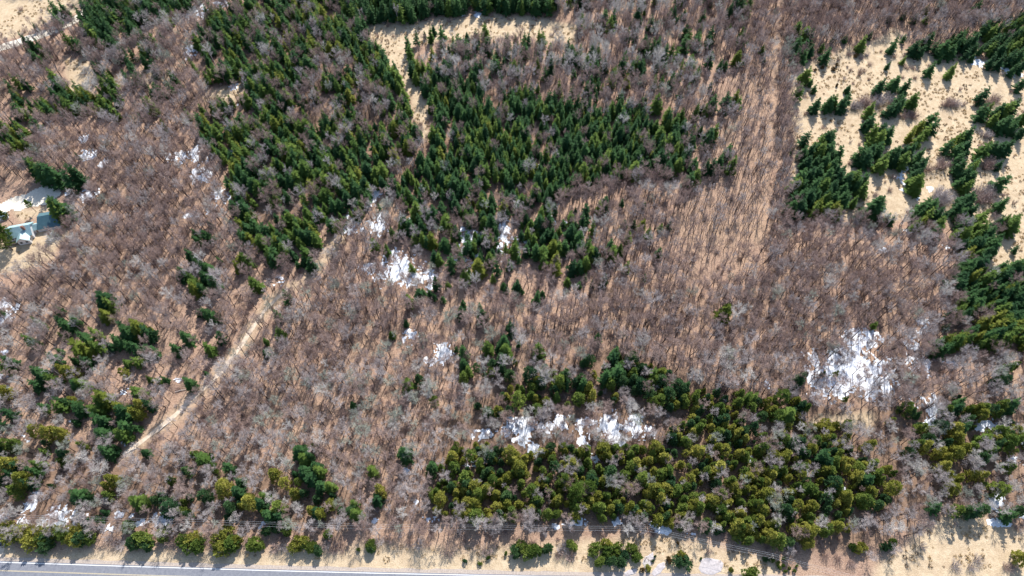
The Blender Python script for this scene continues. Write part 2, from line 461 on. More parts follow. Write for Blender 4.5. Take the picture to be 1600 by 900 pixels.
# ================================================================== SNOW
# (tile x, tile y, [(x, y, rx, ry, cover)]) in four-times enlarged tile coordinates
SNOW = [
    (1200, 450, [(520, 530, 215, 130, .62), (590, 320, 120, 85, .12), (715, 655, 75, 45, .05), (340, 665, 110, 55, .0), (975, 245, 55, 60, .05), (890, 335, 45, 65, .1), (970, 500, 90, 75, .08), (1130, 460, 65, 28, .2), (1020, 720, 105, 110, .12), (1010, 860, 70, 40, .1), (1370, 862, 110, 38, .35)]),
    (400, 225, [(590, 490, 55, 65, .35), (660, 400, 30, 22, .3), (740, 310, 45, 60, .3), (780, 240, 30, 35, .2), (775, 500, 75, 60, -.05), (700, 768, 70, 38, .2), (920, 775, 145, 105, .22), (1095, 860, 35, 70, .05), (1320, 650, 80, 115, .2), (1560, 600, 55, 110, .15), (130, 850, 42, 35, .15), (440, 235, 22, 22, .4), (600, 540, 60, 25, .3), (970, 440, 20, 40, 0.1)]),
    (800, 225, [(70, 610, 70, 40, .3), (240, 515, 28, 60, .15), (150, 150, 40, 18, .4), (330, 510, 20, 20, .2)]),
    (0, 225, [(550, 75, 45, 35, .25), (650, 130, 25, 35, .2), (440, 300, 30, 28, .2), (540, 320, 60, 38, .2), (1150, 90, 125, 45, .1), (1240, 60, 50, 45, .1), (1270, 185, 75, 60, .05), (1460, 80, 50, 50, .0), (1360, 345, 60, 60, .15), (1180, 450, 60, 18, -.05), (1330, 410, 60, 30, 0.0)]),
    (0, 0, [(1240, 60, 70, 70, .05), (1180, 110, 40, 40, .0), (1170, 320, 50, 50, .1), (1460, 545, 35, 20, .2), (1465, 655, 30, 22, .3), (520, 870, 35, 25, .3), (1370, 20, 60, 25, .1)]),
    (0, 450, [(35, 150, 60, 85, .35), (40, 400, 30, 25, .1), (15, 560, 30, 30, .2), (15, 660, 30, 40, .2), (780, 650, 30, 25, .2), (1110, 575, 22, 18, .1), (430, 830, 25, 15, 0.2)]),
    (400, 450, [(960, 310, 60, 50, -.05), (1180, 410, 85, 60, .05), (1100, 455, 50, 30, .05)]),
    (0, 675, [(225, 460, 70, 75, .15), (370, 545, 130, 70, .22), (150, 570, 45, 35, .3), (495, 510, 50, 40, .15), (880, 570, 50, 25, .1), (1010, 555, 60, 60, .2), (660, 600, 38, 25, .2), (735, 520, 45, 25, .05), (825, 525, 22, 15, .2), (170, 30, 75, 32, .0), (780, 65, 28, 18, .3), (20, 530, 28, 35, .3)]),
    (400, 675, [(1090, 540, 60, 28, .2), (740, 555, 20, 20, .2), (30, 580, 25, 25, .3), (1380, 15, 80, 35, .25), (1560, 10, 60, 25, .3), (1340, 200, 70, 40, .15), (650, 400, 14, 22, .1), (950, 245, 45, 30, -.05), (1000, 440, 12, 22, .1)]),
    (800, 675, [(50, 30, 85, 55, .25), (150, 100, 45, 65, .15), (420, 60, 65, 75, .2), (640, 35, 75, 50, .3), (830, 10, 95, 30, .25), (500, 175, 35, 30, .1), (40, 190, 50, 25, .2), (280, 592, 45, 22, .3), (410, 570, 65, 26, .15), (660, 560, 30, 30, .3), (880, 580, 28, 22, .2), (945, 612, 48, 20, .3), (1120, 640, 40, 14, .1), (1460, 155, 48, 30, .2), (1330, 690, 50, 14, .1)]),
    (800, 450, [(60, 865, 105, 45, .42), (230, 862, 90, 38, .22), (400, 855, 180, 55, .34), (590, 865, 85, 85, .3), (700, 872, 60, 45, .2), (810, 865, 75, 65, .36), (1410, 610, 12, 25, .1), (1590, 600, 18, 40, .1)]),
    (1200, 675, [(1420, 430, 50, 62, .25), (1470, 568, 75, 25, .25), (1540, 190, 52, 62, .1), (1590, 50, 25, 40, .3), (1000, 252, 32, 20, .1), (460, 362, 40, 22, .1), (1595, 520, 20, 20, .3), (1040, 100, 18, 14, .2)]),
    (1200, 225, [(860, 210, 62, 110, .2), (875, 545, 28, 20, .2), (1100, 640, 40, 28, .1), (715, 660, 25, 15, .1), (1010, 282, 20, 18, .3), (930, 325, 35, 20, .2)]),
    (1200, 0, [(1330, 385, 50, 30, .25), (1410, 442, 40, 16, .2), (1490, 432, 35, 26, .25), (1565, 465, 48, 18, .2)]),
    (400, 0, [(1280, 62, 32, 28, .35), (1385, 85, 18, 16, .4)]),
]
snow_centres = []
def make_snow():
    st = 0.55
    m, nt, b = new_mat('old_snow', 0.6, 0.3)
    f = noise_node(nt, 0.9, 3)
    nt.links.new(ramp(nt, f, [(0.25, (0.55, 0.58, 0.63)), (0.6, (0.84, 0.87, 0.91))]), b.inputs['Base Color'])
    x0, x1, y0, y1 = -430, 430, 40, 500
    nx, ny = int((x1 - x0) / st), int((y1 - y0) / st)
    best = np.full((ny, nx), 0.0, np.float32); own = np.full((ny, nx), -1, np.int32)
    k = 0
    for tx, ty, lst in SNOW:
        for zx, zy, rx, ry, cov in lst:
            px, py = tx + zx / 4, ty + zy / 4
            cx, cy = ground_at(px, py)
            ax = abs(ground_at(px + rx / 4, py)[0] - cx)
            ay = abs(ground_at(px, py - ry / 4)[1] - cy)
            i0, i1 = max(0, int((cx - ax * 1.3 - x0) / st)), min(nx, int((cx + ax * 1.3 - x0) / st) + 1)
            j0, j1 = max(0, int((cy - ay * 1.3 - y0) / st)), min(ny, int((cy + ay * 1.3 - y0) / st) + 1)
            snow_centres.append((px, py))
            if i1 <= i0 or j1 <= j0: k += 1; continue
            X, Y = np.meshgrid(x0 + np.arange(i0, i1) * st, y0 + np.arange(j0, j1) * st)
            r2 = ((X - cx) / ax) ** 2 + ((Y - cy) / ay) ** 2
            n = 0.34 * vnoise(X, Y * 0.6, 6.5, 101) + 0.34 * vnoise(X, Y * 0.7, 2.4, 102) + 0.32 * vnoise(X, Y, 1.1, 103)
            val = (n - 0.5) * 3.6 + cov * 1.5 + 0.02 - 0.62 * r2 * np.where(r2 > 0.4, 1.0, 0.6)
            sub = best[j0:j1, i0:i1]; so = own[j0:j1, i0:i1]
            up = val > sub
            sub[up] = val[up]; so[up] = k
            k += 1
    X, Y = np.meshgrid(x0 + np.arange(nx) * st, y0 + np.arange(ny) * st)
    for k in range(len(snow_centres)):
        js, is_ = np.nonzero(own == k)
        if len(js) < 4: continue
        ids = {}; vs = []; fs = []
        def vid(j, i):
            key = (j, i)
            if key not in ids:
                ids[key] = len(vs)
                jx = x0 + (i - 0.5) * st + (float(_hash(np.array(i), np.array(j), 5)) - .5) * st * .7
                jy = y0 + (j - 0.5) * st + (float(_hash(np.array(i), np.array(j), 6)) - .5) * st * .7
                nb = best[max(0, j - 1):j + 1, max(0, i - 1):i + 1]
                edge = nb.min() if nb.size else 0
                vs.append((jx, jy, 0.10 + 0.22 * min(1.0, max(0.0, float(edge)) * 1.6)))
            return ids[key]
        for j, i in zip(js, is_): fs.append((vid(j, i), vid(j, i + 1), vid(j + 1, i + 1), vid(j + 1, i)))
        V = np.array(vs); V[:, 2] += height(V[:, 0], V[:, 1])
        mb = MB(); mb.add(V, fs)
        o = mb.build('melting_snow', m, smooth=True)
        o['snow_index'] = k
        o['kind'] = 'stuff'
make_snow()

# ================================================================== TREE SHAPES (unit: metres; each about the height noted)
def jit(a): return 1 + rng.uniform(-a, a)

def spruce_shape(h, rad, power=0.8, ragged=0.25, whorls=24, per=8, base=0.06):
    tr, cr = MB(), MB()
    tr.tube([(0, 0, -0.3), (0, 0, h * 0.5), (0, 0, h * 0.97)], [0.016 * h, 0.010 * h, 0.002 * h], 6)
    for w in range(whorls):
        t = (w + 0.5) / whorls
        z = h * (base + (0.99 - base) * t)
        r0 = rad * (1 - t) ** power * (0.75 + 0.25 * min(1, t / 0.12)) + 0.10
        for k in range(per if t < 0.8 else max(4, per - 3)):
            az = rng.uniform(0, 2 * math.pi)
            L = r0 * rng.uniform(1 - ragged, 1 + ragged * 0.6)
            droop = rng.uniform(-0.45, -0.10) if t < 0.75 else rng.uniform(0.1, 0.7)
            d = np.array((math.cos(az), math.sin(az), droop)); side = np.array((-math.sin(az), math.cos(az), 0))
            p0 = np.array((0, 0, z + rng.uniform(-.5, .5) * h / whorls))
            for j in range(4):
                u = 0.18 + 0.22 * j
                p = p0 + d * L * u + np.array((0, 0, 0.10 * L * u * u))
                wd = L * (0.34 - 0.17 * u) * jit(0.3)
                for s in (-1, 1):
                    tip = p + side * s * wd + d * wd * 0.9 + np.array((0, 0, rng.uniform(-0.35, 0.10) * wd))
                    cr.tri(p - d * 0.16 * L, p + d * 0.20 * L, tip)
            p = p0 + d * L * 0.75
            cr.tri(p + side * 0.10 * L, p - side * 0.10 * L, p0 + d * L * 1.05 + np.array((0, 0, 0.12 * L)))
    cr.tube([(0, 0, h * 0.93), (0, 0, h * 1.02)], [0.10, 0.02], 4)
    return tr, cr

def clump(cr, c, r, n, up=0.5, size=0.42):
    """A clump of small leaf faces."""
    for _ in range(n):
        v = rng.normal(size=3); v /= np.linalg.norm(v)
        v[2] = v[2] * 0.8 + 0.12
        p = c + v * r * rng.uniform(0.45, 1.0)
        o = v * 0.8 + np.array((0, 0, up)) + rng.normal(size=3) * 0.35
        o /= np.linalg.norm(o)
        a = np.cross(o, rng.normal(size=3)); a /= np.linalg.norm(a) + 1e-9
        s = size * rng.uniform(0.6, 1.3)
        cr.add([p - o * s * 0.5 - a * s * .16, p - a * s * 0.42 + o * s * .1, p + o * s * .75, p + a * s * 0.42 + o * s * .1], [(0, 1, 2, 3)])

def cedar_shape(h, rad, n=75, leaves=20, top=0.62, stems=1):
    """Rounded to bluntly conical crown reaching near the ground."""
    tr, cr = MB(), MB()
    offs = [(0, 0)] if stems == 1 else [(rng.uniform(-.5, .5) * rad, rng.uniform(-.5, .5) * rad) for _ in range(stems)]
    for (ox, oy) in offs:
        tr.tube([(ox * .3, oy * .3, -0.3), (ox, oy, h * 0.4), (ox, oy, h * 0.85)], [0.02 * h, 0.014 * h, 0.003 * h], 5)
    hs = [h * jit(0.18) for _ in offs]
    for i in range(int(n * 1.45)):
        ox, oy = offs[i % len(offs)]; hh = hs[i % len(offs)]
        t = rng.uniform(0.06, 1.0) ** 0.9
        prof = math.sin(math.pi * min(1, (t * 0.86 + 0.13))) ** top if top < 1 else min(1, t / .1 * .4 + .6) * (1 - t) ** (top - 1) * 1.05
        r = rad * (1.0 if stems == 1 else 0.75) * prof * math.sqrt(rng.uniform(0.25, 1.0)) * 0.86
        az = rng.uniform(0, 2 * math.pi)
        c = np.array((ox + r * math.cos(az), oy + r * math.sin(az), t * hh * 0.95))
        clump(cr, c, rad * rng.uniform(0.10, 0.24) * (1.25 - .5 * t), leaves, 0.45, 0.40)
    return tr, cr

def pine_shape(h, rad, limbs=26, bare=0.3):
    """Irregular pine: tiers of level limbs carrying needle tufts."""
    tr, cr = MB(), MB()
    tr.tube([(0, 0, -0.3), (0.2, 0.1, h * 0.5), (0.1, 0.3, h * 0.96)], [0.022 * h, 0.015 * h, 0.003 * h], 7)
    for i in range(limbs):
        t = bare + (1 - bare) * (i + rng.uniform(0, 1)) / limbs
        z = h * t
        az = i * 2.4 + rng.uniform(-.5, .5)
        L = rad * (1.05 - ((t - bare) / (1 - bare)) ** 1.6 * 0.85) * rng.uniform(0.6, 1.1)
        d = np.array((math.cos(az), math.sin(az), rng.uniform(0.05, 0.35)))
        p0 = np.array((0.1, 0.2, z)); p1 = p0 + d * L
        tr.tube([p0, p0 + d * L * .6, p1], [0.09, 0.06, 0.02], 4, False)
        for j in range(5):
            u = 0.35 + 0.16 * j
            c = p0 + d * L * u + rng.normal(size=3) * np.array((.30, .30, .10)) * rad * 0.35 + np.array((0, 0, .2))
            clump(cr, c, rad * rng.uniform(0.13, 0.20), 22, 0.8, 0.5)
    clump(cr, np.array((0.1, 0.3, h * 0.97)), rad * 0.2, 30, 0.8, 0.45)
    return tr, cr

def bare_shape(h, rad, fork=0.45, limbs=8, subs=7, twigs=10, spread=1.0, tw=0.041, stems=1, trunk=0.0135):
    """Leafless hardwood: trunk, limbs, branches, fine twigs."""
    tr, cr = MB(), MB()
    for s in range(stems):
        lean = rng.normal(size=2) * (0.02 if stems == 1 else 0.16) * h
        zt = h * fork
        top = np.array((lean[0], lean[1], h * 0.82))
        pts = [np.array((rng.normal() * .1 * (stems > 1), 0, -0.3)), np.array((lean[0] * .3, lean[1] * .3, zt * 0.5)), np.array((lean[0] * .55, lean[1] * .55, zt)), top]
        tr.tube(pts, [trunk * h * 1.15, trunk * h * 0.9, trunk * h * 0.7, trunk * h * 0.15], 6)
        for i in range(limbs):
            u = (i + rng.uniform(0, 1)) / limbs
            p0 = pts[2] * (1 - u) + pts[3] * u if u > 0.12 else pts[1] * .3 + pts[2] * .7
            az = i * 2.4 + rng.uniform(-.6, .6) + s * 1.7
            rr = rad * (1.0 - 0.55 * u) * rng.uniform(0.7, 1.05) * spread
            zz = h * (0.72 + 0.27 * u) * rng.uniform(0.9, 1.02)
            p2 = np.array((p0[0] + rr * math.cos(az), p0[1] + rr * math.sin(az), max(zz, p0[2] + 0.1 * h)))
            pm = (p0 + p2) / 2 + np.array((rng.normal() * .05 * rad, rng.normal() * .05 * rad, -0.02 * h))
            r1 = trunk * h * 0.55 * (1 - 0.5 * u)
            tr.tube([p0, pm, p2], [r1, r1 * 0.65, r1 * 0.2], 4, False)
            for j in range(subs):
                v = 0.25 + 0.75 * (j + rng.uniform(0, 1)) / subs
                q0 = p0 * (1 - v) ** 2 + 2 * pm * v * (1 - v) + p2 * v * v
                dd = (p2 - p0) / np.linalg.norm(p2 - p0) * 0.7 + rng.normal(size=3) * 0.55 + np.array((0, 0, 0.35))
                dd /= np.linalg.norm(dd)
                L = rad * rng.uniform(0.28, 0.55) * (1.15 - 0.5 * v)
                q1 = q0 + dd * L
                cr.tube([q0, q1], [0.035, 0.016], 3, False)
                for k in range(twigs):
                    a = rng.uniform(0.15, 1.0)
                    t0 = q0 + dd * L * a
                    e = dd * 0.6 + rng.normal(size=3) * 0.6 + np.array((0, 0, 0.25)); e /= np.linalg.norm(e)
                    l2 = rad * rng.uniform(0.14, 0.30)
                    t1 = t0 + e * l2
                    cr.sliver(t0, t1, tw)
                    for _ in range(2):
                        e2 = e * 0.7 + rng.normal(size=3) * 0.6; e2 /= np.linalg.norm(e2)
                        b0 = t0 + e * l2 * rng.uniform(.3, .9)
                        cr.sliver(b0, b0 + e2 * l2 * rng.uniform(.4, .8), tw * 0.8)
    return tr, cr

def brush_shape(h, rad, n=60, tw=0.05):
    tr, cr = MB(), MB()
    for i in range(n):
        az = rng.uniform(0, 2 * math.pi); r = rad * math.sqrt(rng.uniform(0, 1))
        p0 = np.array((r * .35 * math.cos(az), r * .35 * math.sin(az), -0.1))
        p1 = np.array((r * math.cos(az), r * math.sin(az), h * rng.uniform(.5, 1)))
        (tr if i % 6 == 0 else cr).tube([p0, p1], [0.035, 0.012], 3, False)
        for _ in range(7):
            u = rng.uniform(.3, 1); q = p0 + (p1 - p0) * u
            cr.sliver(q, q + rng.normal(size=3) * np.array((.25, .25, .25)) * h * .5 + np.array((0, 0, .1 * h)), tw)
    return tr, cr

def tuft_shape(h, rad, n=26):
    cr = MB()
    for i in range(n):
        az = rng.uniform(0, 2 * math.pi); r = rad * math.sqrt(rng.uniform(0, .5))
        p = np.array((r * math.cos(az), r * math.sin(az), -0.05))
        d = np.array((math.cos(az) * rng.uniform(.2, .8), math.sin(az) * rng.uniform(.2, .8), 1.0)) * h * rng.uniform(.5, 1)
        cr.sliver(p, p + d, rad * 0.35)
    return MB(), cr

KINDS = {}
def add_kind(key, shapes, mats, trunk_mat, ref_h):
    """Every shape in every tint: separate trunk and crown meshes for single trees, joined ones for the far mass."""
    out = []
    for tint, cm in mats:
        for si, (tr, cr) in enumerate(shapes):
            tm = trunk_mat if not isinstance(trunk_mat, dict) else trunk_mat[tint]
            t_me = tr.mesh(key + '_trunk', tm) if tr.v else None
            c_me = cr.mesh(key + '_crown', cm)
            both = MB()
            if tr.v: both.add(np.concatenate(tr.v), tr.f)
            nt_ = len(both.f)
            both.add(np.concatenate(cr.v), cr.f)
            j_me = both.mesh(key + '_whole', [tm, cm])
            mi = np.ones(len(both.f), np.int32); mi[:nt_] = 0
            j_me.polygons.foreach_set('material_index', mi)
            out.append(dict(tint=tint, shape=si, trunk=t_me, crown=c_me, whole=j_me))
    c = bpy.data.collections.new(key + '_shapes')
    for i, v in enumerate(out):
        o = bpy.data.objects.new('%s_shape_%03d' % (key, i), v['whole'])
        c.objects.link(o)
    KINDS[key] = dict(var=out, col=c, h=ref_h, tints=[t for t, _ in mats], n=len(shapes))

sp_shapes = [spruce_shape(15, 2.5, 0.8, .5, 16, 6, .12), spruce_shape(15, 2.9, .6, .45, 18, 7), spruce_shape(15, 2.7), spruce_shape(15, 3.1, 0.75, 0.3), spruce_shape(15, 2.3, 0.9, 0.3, 26, 7), spruce_shape(15, 3.5, 0.8, 0.35, 22, 9), spruce_shape(15, 2.6, 0.65, 0.4, 22, 7)]
add_kind('spruce', sp_shapes, [('dark green', M['spruce_dark']), ('mid green', M['spruce_mid']), ('yellow-green', M['spruce_yellow'])], M['trunk_dark'], 15.0)
ce_shapes = [cedar_shape(10, 2.5, 75, 20, 1.6), cedar_shape(10, 2.9, 85, 20, 0.6), cedar_shape(10, 2.1, 60, 20, 1.75), cedar_shape(10, 3.3, 95, 19, 1.6, 3), cedar_shape(10, 2.7, 80, 18, 1.7), cedar_shape(10, 2.4, 45, 18, 0.9), cedar_shape(10, 2.9, 85, 20, 1.5, 2)]
add_kind('cedar', ce_shapes, [('dark green', M['cedar_dark']), ('mid green', M['cedar_green']), ('olive', M['cedar_olive'])], M['trunk_dark'], 10.0)
ba_shapes = [bare_shape(16, 3.4, 0.52, 8, 8, 11), bare_shape(16, 4.6, 0.36, 10, 8, 12), bare_shape(16, 2.9, 0.58, 7, 7, 10), bare_shape(16, 4.2, 0.3, 6, 7, 10, 1.0, 0.038, 2, 0.012), bare_shape(16, 3.7, 0.44, 9, 8, 10)]
add_kind('bare', ba_shapes, [('brown', M['bark_brown']), ('grey', M['bark_grey']), ('silvery', M['bark_pale']), ('grey-green', M['bark_lichen'])],
         {'brown': M['trunk_brown'], 'grey': M['trunk_brown'], 'silvery': M['bark_grey'], 'grey-green': M['trunk_brown']}, 16.0)
th_shapes = [bare_shape(15, 2.2, 0.5, 6, 5, 8, 1.0, 0.045, 1, 0.010), bare_shape(15, 2.7, 0.55, 7, 5, 8, 1.0, 0.045, 1, 0.010), bare_shape(15, 1.8, 0.6, 6, 5, 7, 1.0, 0.045, 1, 0.009)]
add_kind('slender', th_shapes, [('brown', M['bark_brown']), ('grey', M['bark_grey'])], M['trunk_dark'], 15.0)
br_shapes = [brush_shape(2.6, 1.9), brush_shape(2.2, 2.3, 70), brush_shape(3.2, 1.7, 50)]
add_kind('brush', br_shapes, [('brown', M['bark_brown']), ('grey', M['bark_grey'])], M['bark_brown'], 2.6)
bush_shapes = [cedar_shape(4.2, 2.6, 70, 22, 0.45, 3), cedar_shape(4.2, 2.2, 55, 22, 0.45, 2), cedar_shape(4.6, 1.9, 50, 22, 0.6)]
add_kind('bush', bush_shapes, [('dark green', M['cedar_dark']), ('mid green', M['cedar_green']), ('olive', M['cedar_olive']), ('rusty brown', M['rust_bush'])], M['trunk_dark'], 4.2)
pi_shapes = [pine_shape(18, 5.2, 34, 0.22), pine_shape(16, 4.2, 24, 0.45)]
add_kind('pine', pi_shapes, [('mid green', M['spruce_mid']), ('yellow-green', M['pine'])], M['trunk_dark'], 17.0)
add_kind('tuft', [tuft_shape(0.7, 0.5), tuft_shape(0.9, 0.7), tuft_shape(0.6, 0.9, 34)], [('tan', M['dry_grass']), ('brown', M['dead_weed'])], M['trunk_dark'], 0.7)

# ================================================================== WHERE THE TREES STAND
class Tree:
    __slots__ = ('kind', 'x', 'y', 'h', 'w', 'tint', 'shape', 'rz', 'cx', 'cy', 'size', 'solo', 'tx', 'ty')
    def __init__(s, kind, x, y, h, tint, w=1.0, shape=None, solo=False):
        s.kind = kind; s.x = float(x); s.y = float(y); s.h = float(h); s.tint = tint; s.w = w; s.solo = solo
        s.shape = int(rng.integers(KINDS[kind]['n'])) if shape is None else shape
        s.rz = rng.uniform(0, 2 * math.pi)
        s.tx, s.ty = (rng.normal(size=2) * (.05 if kind in ('bare', 'slender') else .028)) if kind not in ('bush', 'brush') else (0, 0)
        a, b = pixel_of(s.x, s.y, 0.5 * s.h)
        s.cx, s.cy = float(a), float(b)
        s.size = s.h * FPX / (s.y * CP + (CAM_H - .5 * s.h) * SP)
TREES = []

